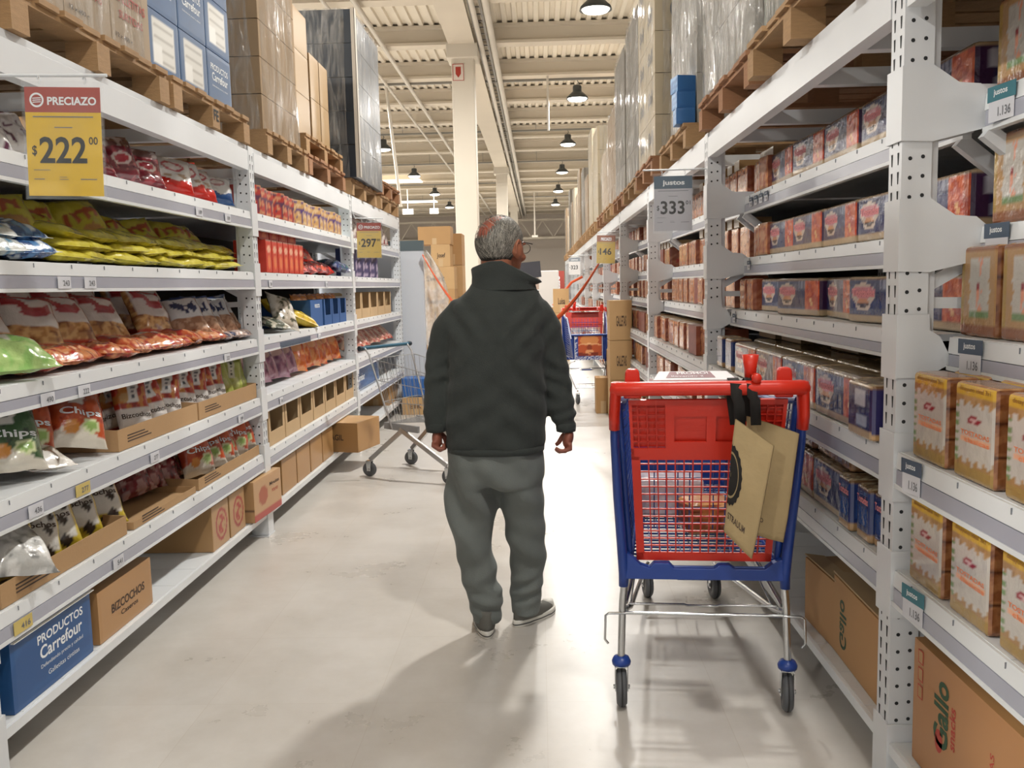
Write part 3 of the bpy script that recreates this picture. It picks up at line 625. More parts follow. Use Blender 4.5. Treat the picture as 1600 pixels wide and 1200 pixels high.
    place(bag_proto('snack_bag', .22, .24, .1, D_silver, 73), (XF+.03, 2.72, z+.07), (-PI/2+.6, .2, 1.1), 'crumpled silver bag at the near end of the tray, fifth shelf of second left bay')
    lean(bag_proto('snack_bag', .24, .26, .1, D_noise('#2c2430', '#554a56', '#171318'), 74), [2.66, 2.9], z, 'fifth', BA, 'dark bag behind yellow biscuit bags', R, dx=.24, tilt=-.2, rz=1.2)
    tray(3.50, 4.16, z, .03, 'empty flattened cardboard tray, fifth shelf of second left bay', d=.42)
    tray(4.20, 5.14, z, .055, 'cardboard tray of orange chips bags, fifth shelf of second left bay')
    lean(bag_proto('snack_bag', .20, .22, .09, D_noise('#7c2026', '#b08a86', '#4a1218', '#c8bfba'), 75), [3.98, 4.10, 4.22, 4.33], z, 'fifth', BA, 'dark red snack bag', R, dx=.16, tilt=-.5, rz=1.0)
    lean(co, [4.42, 4.58, 4.70, 4.82, 4.94, 5.06], z, 'fifth', BA, 'orange chips bag in the tray', R, dx=.06, tilt=-.38, rz=.95)
    # bottom shelf cartons
    z = LV_L[5]
    BLUE = flat('#1f4f86', '#22548c')
    def D_bluetop(u, v, s): return paint('#e6e3dd', u)
    b = box_proto('carton', .50, .36, .235, BLUE, flat('#1c4879'), D_bluetop, cat='carton', text=[('PRODUCTOS', 'f', .30, .70, .88, .83, .02, WPRINT), ('Carrefour', 'f', .32, .47, .86, .66, .02, WPRINT), ('Defendiendo precio y calidad', 'f', .32, .33, .86, .40, .0, WPRINT), ('Galletitas cintitas', 'f', .40, .19, .80, .26, .0, WPRINT)])
    place(b, (XL-.02-.18, 2.87, z+.001), (0, 0, PI/2), 'blue carton with white lettering on the bottom shelf, nearest on the left')
    m = MB(); m.b2((-.25, -.185, .236), (.25, .18, .2385)); m.box((0, -.19, .232), (.5, .012, .003)); par(m.build('lid', mat('white_board', '#ebe8e2', .6), b), b)
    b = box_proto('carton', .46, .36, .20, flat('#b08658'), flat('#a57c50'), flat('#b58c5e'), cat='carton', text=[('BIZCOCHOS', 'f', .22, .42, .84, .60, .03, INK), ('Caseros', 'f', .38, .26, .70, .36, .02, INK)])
    place(b, (XL-.02-.18, 3.40, z+.001), (0, 0, PI/2), 'brown carton with dark lettering beside the blue carton on the bottom left shelf')
    def D_ring(u, v, s):
        c = paint('#b08c62', u); setc(c, ell(u, v, .55, .5, .34, .36), '#9c3530'); setc(c, ell(u, v, .55, .5, .27, .29), '#b08c62'); k = vnoise(u*12, v*12, 3); setc(c, ell(u, v, .55, .5, .2, .22) & (k > .45), '#a43c34'); return c
    b = box_proto('carton', .24, .40, .23, D_ring, flat('#a88459'), flat('#b8946a'), cat='carton', res=(26, 26, 6))
    for i, y in enumerate((4.46, 4.72)): place(b, (XL-.02-.20, y, z+.001), (0, 0, PI/2), ['brown carton with red ring print, nearer of two on the bottom left shelf', 'brown carton with red ring print, farther of two on the bottom left shelf'][i])
    def D_stripe(u, v, s):
        c = paint('#c19a72', u); setc(c, v < .2, '#b04a40'); setc(c, ell(u, v, .33, .55, .16, .23), '#a8593c'); return c
    def D_end(u, v, s):
        c = paint('#b28d63', u); setc(c, (v < .32) & (v > .30), '#6b5040'); setc(c, (v > .06) & (v < .08), '#6b5040'); return c
    b = box_proto('carton', .44, .30, .235, D_stripe, D_end, flat('#bb976c'), cat='carton', res=(26, 20, 16), text=[('Miguitas', 'f', .56, .66, .92, .78, .02, INK), ('POLVO', 'f', .64, .50, .86, .58, .02, REDINK), ('PRETE', 'l', .2, .58, .8, .70, .03, INK)])
    place(b, (XL+.03-.15, 5.12, z+.001), (0, 0, PI/2-.06), 'brown carton with red stripe and round picture jutting over the bottom shelf by the post')
    # ---------------- bay three
    z = LV_L[0]
    def D_cart(a, b_, d):
        def f(u, v, s): c = paint(a, u); k = vnoise(u*7, v*8, s); setc(c, k > .58, b_); setc(c, k < .3, d); return c
        return f
    kinds = [('red', D_cart('#b23a30', '#c9906a', '#5a3550'), '#a32420'), ('green', D_cart('#c59a62', '#d4b890', '#57407a'), '#1d7a45')]
    pr = [box_proto('biscuit_box', .13, .2, .17, k_[1], flat(k_[2]), flat('#8a8078'), cat='box', res=(8, 10, 3)) for k_ in kinds]
    for i, y in enumerate(np.arange(5.36, 7.80, .165)):
        k_ = 0 if i < 6 else 1
        place(pr[k_], (XF-.09-(i*7 % 3)*.012, y, z+.001), (0, 0, 1.5-.25*((i*5) % 3 == 0)), '%s carton of snacks, %s from near post, top shelf of third left bay' % (kinds[k_][0], ORD[i]), kinds[k_][0]+' snack cartons')
    z = LV_L[1]
    def D_redbox(u, v, s):
        c = paint('#c63a26', u); setc(c, ell(u, v, .5, .72, .32, .12), '#e0a88c'); setc(c, ell(u, v, .5, .32, .22, .2), '#dd7a4a'); setc(c, v > .95, '#7c6a5a'); return c
    b = box_proto('biscuit_box', .115, .2, .20, D_redbox, flat('#bf3322'), flat('#b93a2a'), cat='box', res=(9, 14, 3))
    for i in range(7): place(b, (XF-.08, 5.50+i*.125, z+.001), (0, 0, PI/2), 'red snack box standing, %s from near post, second shelf of third left bay' % ORD[i], 'upright red snack boxes')
    b = box_proto('biscuit_box', .2, .14, .085, D_redbox, flat('#bf3322'), flat('#b93a2a'), cat='box', res=(9, 8, 3))
    for i in range(4): place(b, (XF-.09, 5.55+i*.21, z+.203), (0, 0, PI/2), 'red bundle lying on the red boxes, %s from near post, third left bay' % ORD[i], 'red bundles on top')
    k = bag_proto('snack_bag', .3, .28, .12, D_noise('#a81f18', '#c93a2c', '#701612'), 80)
    for i, (y, zz, tl) in enumerate([(6.55, .04, -1.4), (6.85, .04, -1.45), (7.15, .05, -1.35), (6.7, .12, -1.1), (7.42, .04, -1.4)]): place(k, (XF-.06, y, z+zz), (tl, .1, 1.4), 'glossy red snack bag, %s of the loose heap, second shelf of third left bay' % ORD[i], 'loose red bags')
    place(bag_proto('snack_bag', .25, .26, .1, D_noise('#34406c', '#8a90a8', '#39606a'), 81), (XF+.03, 7.66, z+.05), (-1.3, .1, 1.3), 'blue and silver bag hanging over the second shelf edge, third left bay')
    z = LV_L[2]
    place(bag_proto('snack_bag', .34, .36, .13, D_noise('#cfae2a', '#dcc040', '#b8962a'), 82, text=[('Gs', .55, .55, .8, .72, .03, BLACK)]), (XF+.0, 6.42, z+.05), (-1.2, .3, 1.2), 'bright yellow bag slumped on the third shelf of third left bay')
    place(bag_proto('snack_bag', .22, .28, .09, D_noise('#b7ac9c', '#d9d3c8', '#4a4a3a'), 83), (XF-.02, 5.98, z+.02), (-.6, .25, 1.0), 'pale crumpled bag left of the yellow bag, third shelf of third left bay')
    place(bag_proto('snack_bag', .22, .26, .07, D_noise('#4c5244', '#b0aa98', '#2d2f28'), 84), (XF+.0, 5.80, z+.03), (-1.35, .1, 1.2), 'dark green bag lying flat, third shelf of third left bay')
    def disp(colr, inner, label, y, z, w=.28, h=.20, name='display_tray', txt=None, notch=True):
        r = empty(name, (XF, y, z+.001)); tag(r, label, 'display tray'); l = w/2; d = .36; mt = colr
        m = MB(); m.b2((-d, -l, 0), (0, l, .004)); m.b2((-d, -l, 0), (-d+.004, l, h)); par(m.build('base', mt, r), r)
        m = MB(); m.prism([(-l, .004), (l, .004), (l, h), (l-.03, h), (l-.045, h*.38), (-l+.045, h*.38), (-l+.03, h), (-l, h)] if notch else [(-l, .004), (l, .004), (l, h), (-l, h)], 'x', -.004, 0)
        if txt: text_on(m, txt, frame_fn((0, -l, 0), (0, w, 0), (0, 0, h)), .35, .7, .75, .84, .03, 1)
        par(m.build('front_wall', [mt, WPRINT], r), r)
        for s_ in (-1, 1): m = MB(); m.b2((-d, s_*l-.002, .004), (-.004, s_*l+.002, h)); par(m.build('side_wall', mt, r), r)
        return r
    BLB = mat('blue_board', '#29568f', .6)
    for i, y in enumerate((6.70, 7.06, 7.33, 7.60)):
        disp(BLB, None, 'blue display tray, %s from near post, third shelf of third left bay' % ORD[i], y, z, w=.36 if i == 0 else .25, txt='PRODUCTOS' if i == 0 else None, notch=i > 0)
    k = bag_proto('snack_bag', .17, .23, .08, D_noise('#cf8038', '#e0a468', '#a84f24'), 85)
    for i, y in enumerate((6.62, 6.78, 7.06, 7.33, 7.6, 7.75)): place(k, (XF-.10, y, z+.02), (-.2, 0, 1.4), 'orange snack bag in the blue trays, %s from near post, third left bay' % ORD[i])
    z = LV_L[3]
    k = [bag_proto('snack_bag', .23, .30, .10, D_noise('#94607a', '#b48a9a', '#6e3f5c', '#c9a39a'), 86+i) for i in range(2)]
    lean(k, [5.42, 5.62, 5.84, 6.06, 6.26], z, 'fourth', BB, 'purple snack bag', R, dx=.12, tilt=-.35, rz=1.0)
    k = [bag_proto('snack_bag', .22, .29, .10, D_noise('#d0672c', '#e09456', '#b5441e', '#dfa070'), 88+i) for i in range(2)]
    lean(k, [6.50, 6.72, 6.95, 7.18, 7.42, 7.64], z, 'fourth', BB, 'orange snack bag', R, dx=.12, tilt=-.35, rz=1.0)
    z = LV_L[4]
    for i, y in enumerate(np.arange(5.55, 7.8, .365)):
        disp(CARD2, None, 'brown cut-out display tray, %s from near post, fifth shelf of third left bay' % ORD[i], y, z, w=.345, h=.23)
    k = bag_proto('snack_bag', .15, .2, .08, D_noise('#4a3c26', '#8a7a52', '#241d14'), 90)
    for i, y in enumerate(np.arange(5.5, 7.8, .183)): place(k, (XF-.12, y, z+.01), (-.15, 0, 1.4), 'dark brown bag inside the cut-out trays, %s from near post' % ORD[i], 'bags in the cut-out trays')
    z = LV_L[5]
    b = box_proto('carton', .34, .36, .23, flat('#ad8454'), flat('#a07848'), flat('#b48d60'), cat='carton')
    for i, y in enumerate((5.74, 6.10, 6.46, 6.82)): place(b, (XL-.02-.18, y, z+.001), (0, 0, PI/2), 'plain brown carton, %s from near post, bottom shelf of third left bay' % ORD[i], 'plain cartons on the bottom shelf')
    place(box_proto('carton', .42, .42, .24, flat('#b58b5a'), flat('#a67e50'), flat('#b9915f'), cat='carton', text=[('FRAGIL', 'l', .3, .4, .7, .6, .02, INK)]), (XL+.02, 7.28, z+.001), (0, 0, PI/2-.25), 'brown carton jutting askew into the aisle from the bottom left shelf')
    k = bag_proto('snack_bag', .22, .24, .1, D_noise('#2f6b4c', '#5f9a70', '#1c3f30'), 91)
    for i, y in enumerate((7.55, 7.72)): place(k, (XF-.1, y, z+.02), (-.8, 0, 1.3), ['green packet behind the askew carton on the bottom shelf', 'green packet beside the post on the bottom shelf'][i])
    # ---------------- bay four
    k = bag_proto('snack_bag', .24, .24, .1, D_noise('#b8a8a0', '#d6cbc4', '#8a3a36'), 92)
    lean(k, [8.5, 8.8, 9.1, 9.4, 9.7, 10.0, 10.3], LV_L[0], 'top', BC, 'white and red bag', R, dx=.1, tilt=-.3, rz=1.1)
    b = box_proto('biscuit_box', .2, .12, .26, D_cart('#4a4468', '#a89aae', '#2c2c50'), flat('#343a66'), flat('#4a4a6c'), cat='box', res=(8, 10, 3))
    for i, y in enumerate((8.25, 8.6, 8.95, 9.3)): place(b, (XF-.09, y, LV_L[1]+.001), (0, 0, 1.3), 'blue and purple box, %s from near post, second shelf of fourth left bay' % ORD[i])
    for i, y in enumerate((8.2, 8.62, 9.04, 9.46, 9.88)): disp(CARD2, None, 'pale cut-out display tray, %s from near post, third shelf of fourth left bay' % ORD[i], y, LV_L[2], w=.40, h=.24)
    k = bag_proto('snack_bag', .15, .2, .08, D_noise('#a04a34', '#c98a5c', '#6e2a22'), 93)
    for i, y in enumerate((8.62, 9.04, 9.46, 9.88)): place(k, (XF-.12, y, LV_L[2]+.01), (-.15, 0, 1.4), 'red brown bag inside the pale trays, %s from near post, fourth left bay' % ORD[i])
    k = bag_proto('snack_bag', .26, .26, .1, D_noise('#c08072', '#d6b49c', '#a04038'), 94)
    lean(k, [8.15, 8.4, 8.65, 8.9, 9.15, 9.4, 9.65, 9.9, 10.15], LV_L[3], 'fourth', BC, 'pink snack bag', R, dx=.06, tilt=-.9, rz=1.2, dz=.02)
    def D_navy(u, v, s): c = paint('#2c4f80', u); k = vnoise(u*6, v*6, s); setc(c, k > .6, '#4470a4'); setc(c, k < .3, '#1d3660'); return c
    place(box_proto('wrapped_multipack', 1.15, .4, .27, D_navy, D_navy, D_navy, cat='multipack', text=[('Carrefour', 'f', .02, .35, .3, .6, .02, WPRINT)], mtl=PRINT, rnd=.02), (XF-.22, 8.75, LV_L[4]+.001), (0, 0, PI/2), 'large blue wrapped multipack with white letters on the fifth left shelf behind the wire trolley')
left_stock()

def right_stock():
    R = random.Random(9)
    PR = PRINT
    xf = lambda i: XR+REC_R[i]+.03
    txt = [('Tostadas', 'f', .07, .56, .46, .74, .03, mat('pink_print', '#d98a8e'))]
    toast = box_proto('toast_pack', .43, .13, .165, D_toastf, D_toasts, D_toasttop, cat='pack', res=(40, 20, 8), text=txt, mtl=PR, rnd=.012)
    toastb = box_proto('toast_pack', .27, .20, .165, D_toastred, D_toasts, D_toasttop, cat='pack', res=(20, 20, 14), mtl=PR, rnd=.012)
    def D_bluef(u, v, s): c = paint('#26386c', u); setc(c, (u > .15) & (u < .9) & (v > .25) & (v < .62), '#33508a'); setc(c, (v < .16) | (v > .9), '#a8875e'); setc(c, ((v < .16) | (v > .9)) & (np.floor(v*36) % 2 == 0), '#6e5236'); return c
    toastblue = box_proto('toast_pack', .16, .11, .17, D_bluef, D_bluef, D_toasttop, cat='pack', res=(12, 20, 10), text=[('Tostadas', 'l', .08, .68, .9, .82, .03, PINK)], mtl=PR, rnd=.012)
    brown = box_proto('toast_pack', .14, .18, .17, D_orangep, D_orangeside, flat('#a88a66'), cat='pack', res=(9, 10, 8), mtl=PR, rnd=.01)
    cream = box_proto('cream_pack', .14, .2, .06, flat('#d8d4cc', '#e6e3dc'), flat('#a08058'), flat('#d4cdc0'), cat='pack', res=(6, 4, 4))
    kraft = box_proto('toast_pack', .40, .13, .115, D_kraftp, D_kraftp, D_kraftp, cat='pack', res=(24, 10, 8), mtl=PR, rnd=.015)
    rz = -PI/2
    B1 = 'second right bay'
    # top shelf
    for i, y in enumerate([2.78, 3.22, 3.66, 4.10, 4.53]): place(toast, (xf(0)+.07, y, LV_R[0]+.001), (0, 0, rz+R.uniform(-.03, .03)), rowlab('blue toast pack', i, 'top', B1), 'blue toast packs')
    for i, y in enumerate([4.80, 4.95, 5.07]): place(brown, (xf(0)+.07+.02*i, y, LV_R[0]+.001), (0, 0, rz+.1), rowlab('reddish toast pack', i, 'top', B1))
    for i, y in enumerate([4.95, 5.09]): place(cream, (xf(0)+.15, y-.02, LV_R[0]+.173), (0, 0, rz), ['cream pack on reddish packs, nearer, top shelf of second right bay', 'cream pack on reddish packs, farther, top shelf of second right bay'][i])
    for i, y in enumerate([2.78, 3.22, 3.66, 4.10, 4.53]): place(toast, (xf(1)+.07, y, LV_R[1]+.001), (0, 0, rz+R.uniform(-.03, .03)), rowlab('blue toast pack', i, 'second', B1), 'blue toast packs')
    for i, y in enumerate([4.80, 4.95, 5.07]):
        place(brown, (xf(1)+.07+.02*i, y, LV_R[1]+.001), (0, 0, rz+.1), rowlab('reddish toast pack', i, 'second', B1))
    for i, (y, dx, a) in enumerate([(2.74, .05, 0), (3.15, .04, .12), (3.60, .06, -.1), (4.05, .02, .15), (4.55, .06, .1)]): place(toast, (xf(2)+.07+dx, y, LV_R[2]+.001), (0, 0, rz+a), rowlab('blue toast pack', i, 'third', B1), 'blue toast packs')
    for i, y in enumerate([4.88, 5.05]): place(brown, (xf(2)+.1, y, LV_R[2]+.001), (0, 0, rz), rowlab('reddish toast pack', i, 'third', B1))
    # fourth shelf: long double row, cartons behind
    for i, y in enumerate([2.98, 3.42, 3.86, 4.30]): place(toast, (xf(3)+.05, y, LV_R[3]+.001), (0, 0, rz), rowlab('blue toast pack', i, 'fourth', B1), 'blue toast packs')
    place(toastb, (xf(3)+.085, 2.66, LV_R[3]+.001), (0, 0, 0), 'red ended toast pack beside the near post, fourth shelf of second right bay')
    for i, y in enumerate([4.72, 4.95]): place(toastblue, (xf(3)+.05, y, LV_R[3]+.001), (0, 0, rz), rowlab('short blue toast pack', i, 'fourth', B1))
    for j in (1, 2):
        for i, y in enumerate([2.76, 3.2, 3.64, 4.08, 4.52]): place(toast, (xf(3)+.05+.145*j, y, LV_R[3]+.001), (0, 0, rz), 'hidden row toast pack, %s from near post, %s row back, fourth shelf' % (ORD[i], ORD[j]), 'rear row toast packs')
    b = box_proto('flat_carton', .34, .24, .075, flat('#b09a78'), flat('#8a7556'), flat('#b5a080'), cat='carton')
    for i, (x, y) in enumerate([(.42, 3.75), (.38, 4.4), (.36, 4.78)]): place(b, (XR+x, y, LV_R[3]+.168), (0, 0, rz), 'flat beige carton lying on the toast packs, %s from near post, fourth shelf' % ORD[i])
    # fifth shelf
    for i, y in enumerate([3.02, 3.46, 3.90, 4.34, 4.78]): place(toast, (xf(4)+.06, y, LV_R[4]+.001), (0, 0, rz), rowlab('blue toast pack', i, 'fifth', B1), 'blue toast packs')
    for i, y in enumerate([2.60, 2.72, 2.86]): place(toastblue, (xf(4)+.075-.01*i, y-.01, LV_R[4]+.001), (0, 0, 0), rowlab('short blue toast pack', i, 'fifth', B1))
    for l in range(2):
        for i, y in enumerate([3.10, 3.52, 3.94, 4.36, 4.78]): place(kraft, (xf(4)+.085+.02*l, y, LV_R[4]+.168+.117*l*.86), (0, 0, rz+R.uniform(-.04, .04)), 'kraft toast pack, %s from near post, %s layer over blue packs, fifth shelf' % (ORD[i], ['lower', 'upper'][l]), 'kraft toast packs')
    # bottom shelf: two tall open cartons
    tallc = [(2.56+.26, .52, .27, 'Gallo', 'open upright brown carton with green print, nearer one on the bottom right shelf'), (3.22, .32, .24, None, 'open upright brown carton, farther one on the bottom right shelf')]
    for i, (yc, L, H, tx, lb) in enumerate(tallc):
        r = empty('open_carton', (XR+.05, yc, LV_R[5]+.001), (0, 0, .04 if i else -.02)); tag(r, lb, 'carton')
        cm = mat('cardboard_warm', '#bd9263', .75, var=.05, scale=5)
        m = MB(); m.b2((0, -L/2, 0), (.006, L/2, H))
        par(m.build('front_wall', [cm], r), r)
        m = MB(); m.b2((.006, -L/2, 0), (.34, -L/2+.006, H)); m.b2((.006, L/2-.006, 0), (.34, L/2, H)); m.b2((.334, -L/2, 0), (.34, L/2, H)); m.b2((.006, -L/2, 0), (.334, L/2, .006)); par(m.build('walls', cm, r), r)
        m = MB(); m.box((.035, 0, H+.006), (.075, L, .005), Matrix.Rotation(.15, 3, 'Y')); par(m.build('flap', CARD2, r), r)
        m = MB(); m.box((.20, 0, H+.004), (.25, L-.02, .004), Matrix.Rotation(-.04, 3, 'Y')); par(m.build('flap', CARD, r), r)
        if tx:
            m = MB(); text_on(m, 'Gallo', lambda u, v: (-.001, .19-.07*v, .04+.17*u), 0, 0, 1, 1, .02); par(m.build('lettering', GREENP, r), r)
    # ---------------- nearest right bay: tall toast multipacks
    gal = box_proto('toast_multipack', .19, .085, .225, D_galf, D_gals, D_galtop, cat='pack', res=(18, 36, 8), mtl=PR, rnd=.012,
        text=[('desayuno ideal 3x1', 'f', .14, .905, .9, .965, .01, YTXT), ('TOSTADAS', 'f', .2, .47, .9, .52, .02, ORP), ('clasicas', 'f', .3, .40, .9, .45, .01, ORP)])
    B0 = 'nearest right bay'
    for sh in (3, 4):
        for i in range(7):
            y = 2.27-i*.235
            for j in range(2 if i < 4 else 1): place(gal, (xf(sh)+.028+.10*j, y, LV_R[sh]+.001), (0, 0, rz), '%s toast multipack, %s from far post, %s shelf of %s' % (['front row', 'rear row'][j], ORD[i], LNAME[sh], B0), 'yellow and brown toast multipacks')
    def D_galh(u, v, s):
        c = paint('#b0895c', u); setc(c, u < .14, '#a8863c'); mid = (u > .26+.05*zig(v, 4)) & (u < .80+.05*zig(v, 4)) & (v > .20) & (v < .88); setc(c, mid, '#bcb6ae'); setc(c, ell(u, v, .52, .5, .03, .12), '#8c2a34'); setc(c, mid & (u > .48) & (u < .64) & (vnoise(u*40, v*14, s) > .5) & (v > .3), '#df9478'); setc(c, (v < .15) | (v > .93), '#8a5638'); setc(c, mid & (v < .27), '#6f8a5c'); return c
    galh = box_proto('toast_multipack', .19, .15, .235, D_galh, D_gals, D_galtop, cat='pack', res=(26, 26, 12), mtl=PR, rnd=.012)
    for sh in (0, 1, 2):
        for i in range(6): place(galh, (xf(sh)+.085, 2.36-i*.215, LV_R[sh]+.001), (0, 0, rz), 'lying label toast multipack, %s from far post, %s shelf of %s' % (ORD[i], LNAME[sh], B0), 'toast multipacks with sideways labels')
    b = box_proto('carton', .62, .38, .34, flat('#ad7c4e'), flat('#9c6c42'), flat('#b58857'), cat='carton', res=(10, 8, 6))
    place(b, (XR+.03+.19, 2.04, LV_R[5]+.001), (0, 0, rz), 'large brown carton with green and red print on the bottom shelf of nearest right bay')
    m = MB(); fn = lambda u, v: Vector((-.31+.62*u, -.1908, .34*v))
    text_on(m, 'Gallo', lambda u, v: fn(.34-.13*v, .34+.52*u), 0, 0, 1, 1, .03, 0); text_on(m, 'snacks', lambda u, v: fn(.40-.05*v, .42+.32*u), 0, 0, 1, 1, .02, 1)
    n = 18; m.add([fn(.26+.035*math.cos(2*PI*a/n), .38+.09*math.sin(2*PI*a/n)) for a in range(n)], [tuple(range(n))[::-1]], 1)
    for q in range(3): m.add([fn(.05+.05*a, .55+.14*q+.11*c_) for a, c_ in ((0, 0), (1, 0), (1, 1), (0, 1))], [(0, 1, 2, 3)], 1)
    for q in range(3): m.add([fn(.057+.036*a, .56+.14*q+.09*c_)-Vector((0, .0004, 0)) for a, c_ in ((0, 0), (1, 0), (1, 1), (0, 1))], [(0, 1, 2, 3)], 2)
    text_on(m, 'GALLETAS', lambda u, v: fn(.70-.03*v, .2+.5*u), 0, 0, 1, 1, .01, 1)
    par(m.build('lettering', [GREENP, REDINK, CARD], b), b)
    # ---------------- bays beyond: orange packs
    op = box_proto('toast_pack', .20, .2, .19, D_orangep, D_orangeside, flat('#b2946e'), cat='pack', res=(9, 10, 8), mtl=PR, rnd=.01)
    ops = box_proto('toast_pack', .26, .2, .19, D_orangep, D_orangeside, flat('#b2946e'), cat='pack', res=(9, 10, 8), mtl=PR, rnd=.01)
    dk = box_proto('toast_pack', .3, .2, .19, flat('#7a3230', '#8c4038'), D_orangeside, flat('#7a4a3a'), cat='pack', res=(6, 6, 4))
    bays = ['third right bay', 'fourth right bay', 'fifth right bay', 'sixth right bay', 'seventh right bay', 'eighth right bay']
    for b_, bay in enumerate(bays):
        y0 = Y0+PITCH*(2-1+b_)+.09
        for sh in range(6):
            n = 11 if b_ == 0 else (10 if b_ == 1 else 8); st = 2.54/n
            for i in range(n):
                if R.random() < .06: continue
                k = dk if R.random() < .08 else (ops if i % 3 == 0 else op)
                nm = {id(dk): 'dark red pack', id(ops): 'wide orange pack', id(op): 'orange pack'}[id(k)]
                place(k, (xf(sh)+.11+R.uniform(-.01, .02), y0+st*(i+.5), LV_R[sh]+.001), (0, 0, rz), rowlab(nm, i, LNAME[sh], bay), 'orange toast packs of the far bays')
            if sh in (0, 1) and b_ < 2:
                for i in range(7): place(cream, (xf(sh)+.12, y0+.3+i*.2, LV_R[sh]+.193), (0, 0, rz), 'cream pack on the orange packs, %s from near post, %s shelf of %s' % (ORD[i], LNAME[sh], bay), 'cream packs on orange packs')
right_stock()
# ------------------------------------------------------------------ pallets and the loads on top of the racking
def film_mat(name, tint, lo=.10, hi=.5, stretch=(7, 7, 1.2), sc=3.0):
    m = bpy.data.materials.new(name); m.use_nodes = True; nt = m.node_tree; L = nt.links; b = nt.nodes['Principled BSDF']
    b.inputs['Base Color'].default_value = (*C(tint), 1); b.inputs['Roughness'].default_value = .16; b.inputs['Specular IOR Level'].default_value = .9
    tc = nt.nodes.new('ShaderNodeTexCoord'); mp = nt.nodes.new('ShaderNodeMapping'); mp.inputs['Scale'].default_value = stretch; L.new(tc.outputs['Object'], mp.inputs[0])
    n = nt.nodes.new('ShaderNodeTexNoise'); n.inputs['Scale'].default_value = sc; n.inputs['Detail'].default_value = 4; n.inputs['Distortion'].default_value = .8; L.new(mp.outputs[0], n.inputs['Vector'])
    mr = nt.nodes.new('ShaderNodeMapRange'); mr.inputs[1].default_value = .38; mr.inputs[2].default_value = .68; mr.inputs[3].default_value = lo; mr.inputs[4].default_value = hi
    L.new(n.outputs['Fac'], mr.inputs[0]); L.new(mr.outputs[0], b.inputs['Alpha'])
    bp = nt.nodes.new('ShaderNodeBump'); bp.inputs['Strength'].default_value = .9; bp.inputs['Distance'].default_value = .03; L.new(n.outputs['Fac'], bp.inputs['Height']); L.new(bp.outputs[0], b.inputs['Normal'])
    return m
FILM = film_mat('stretch_film', '#bdb9b1', .06, .42)
FILMW = film_mat('stretch_film_milky', '#b8b5ae', .25, .8)
def pallet_proto(LX, LY, wood, label):
    """runs back from the aisle along x, length LY along the rack; origin bottom, centre"""
    r = empty('wooden_pallet'); tag(r, label, 'pallet', 'wooden pallets')
    H = [.02, .105, .125, .145]
    def one(nm, a, b, spots):
        m = MB(); m.b2(a, b); me = m.mesh(nm, wood)
        for s in spots: o = bpy.data.objects.new(nm, me); COL.objects.link(o); par(o, r); o.location = s
    ys = (-LY/2+.05, 0, LY/2-.05); xs = (-LX/2+.06, 0, LX/2-.06)
    one('runner', (-LX/2, -.05, 0), (LX/2, .05, H[0]), [(0, y, 0) for y in ys])
    one('block', (-.06, -.05, H[0]), (.06, .05, H[1]), [(x, y, 0) for x in xs for y in ys])
    one('stringer', (-.05, -LY/2, H[1]), (.05, LY/2, H[2]), [(x, 0, 0) for x in xs])
    n = 8; w = LY/n
    one('deck_board', (-LX/2-.006, -w*.42, H[2]), (LX/2+.004, w*.42, H[3]), [(.006*((k*7) % 3-1), -LY/2+w*(k+.5), 0) for k in range(n)])
    return r
def film_shell(sx, sy, sz, seed, rnd=.06, amp=.02):
    rings = []; nk = 56; nz = 22
    for j in range(nz+1):
        z = sz*j/nz; ring = []
        for k in range(nk):
            a = 2*PI*k/nk; c, s = math.cos(a), math.sin(a); q = (abs(c)**10+abs(s)**10)**(-1/10.)
            d = amp*(float(vnoise(k*.8, z*1.5, seed))-.3)+.006
            ring.append(((sx/2+d)*c*q, (sy/2+d)*s*q, z))
        rings.append(ring)
    m = MB(); m.loft(rings, 0, True, False)
    top = rings[-1]; n = len(m.v); m.add(top+[(0, 0, sz+.01)], [(k, (k+1) % nk, nk) for k in range(nk)], 0, True)
    return m
def load(name, cx, y0, y1, z0, z1, D, cname, cmats, label, film=FILM, nx=2, ny=3, nz=4, extra=None, cat='wrapped load', amp=.02, txt=None):
    r = empty(name, (cx, (y0+y1)/2, z0)); tag(r, label, cat)
    LY, H = y1-y0, z1-z0; w, l, h = D/nx, LY/ny, H/nz
    m = MB(); m.b2((-w/2+.003, -l/2+.003, .002), (w/2-.003, l/2-.003, h-.003))
    if txt:
        s = -1 if cx > 0 else 1
        for q, (tx, a0, b0, a1, b1, mi) in enumerate(txt):
            text_on(m, tx, frame_fn((s*(w/2-.002), -s*l/2, 0), (0, s*l, 0), (0, 0, h), off=.002), a0, b0, a1, b1, .02, mi)
            text_on(m, tx, frame_fn((-w/2, -l/2+.002, 0), (w, 0, 0), (0, 0, h), off=.002), a0, b0, a1, b1, .02, mi)
    me = m.mesh(cname, cmats)
    for i in range(nx):
        for j in range(ny):
            for k in range(nz):
                if 0 < i < nx-1 and 0 < j < ny-1: continue
                o = bpy.data.objects.new(cname, me); COL.objects.link(o); par(o, r); o.location = (-D/2+w*(i+.5), -LY/2+l*(j+.5)+.002*((i+k) % 2), h*k)
    if film: par(film_shell(D+.012, LY+.012, H, int(y0*10), amp=amp).build('stretch_film', film, r), r)
    return r
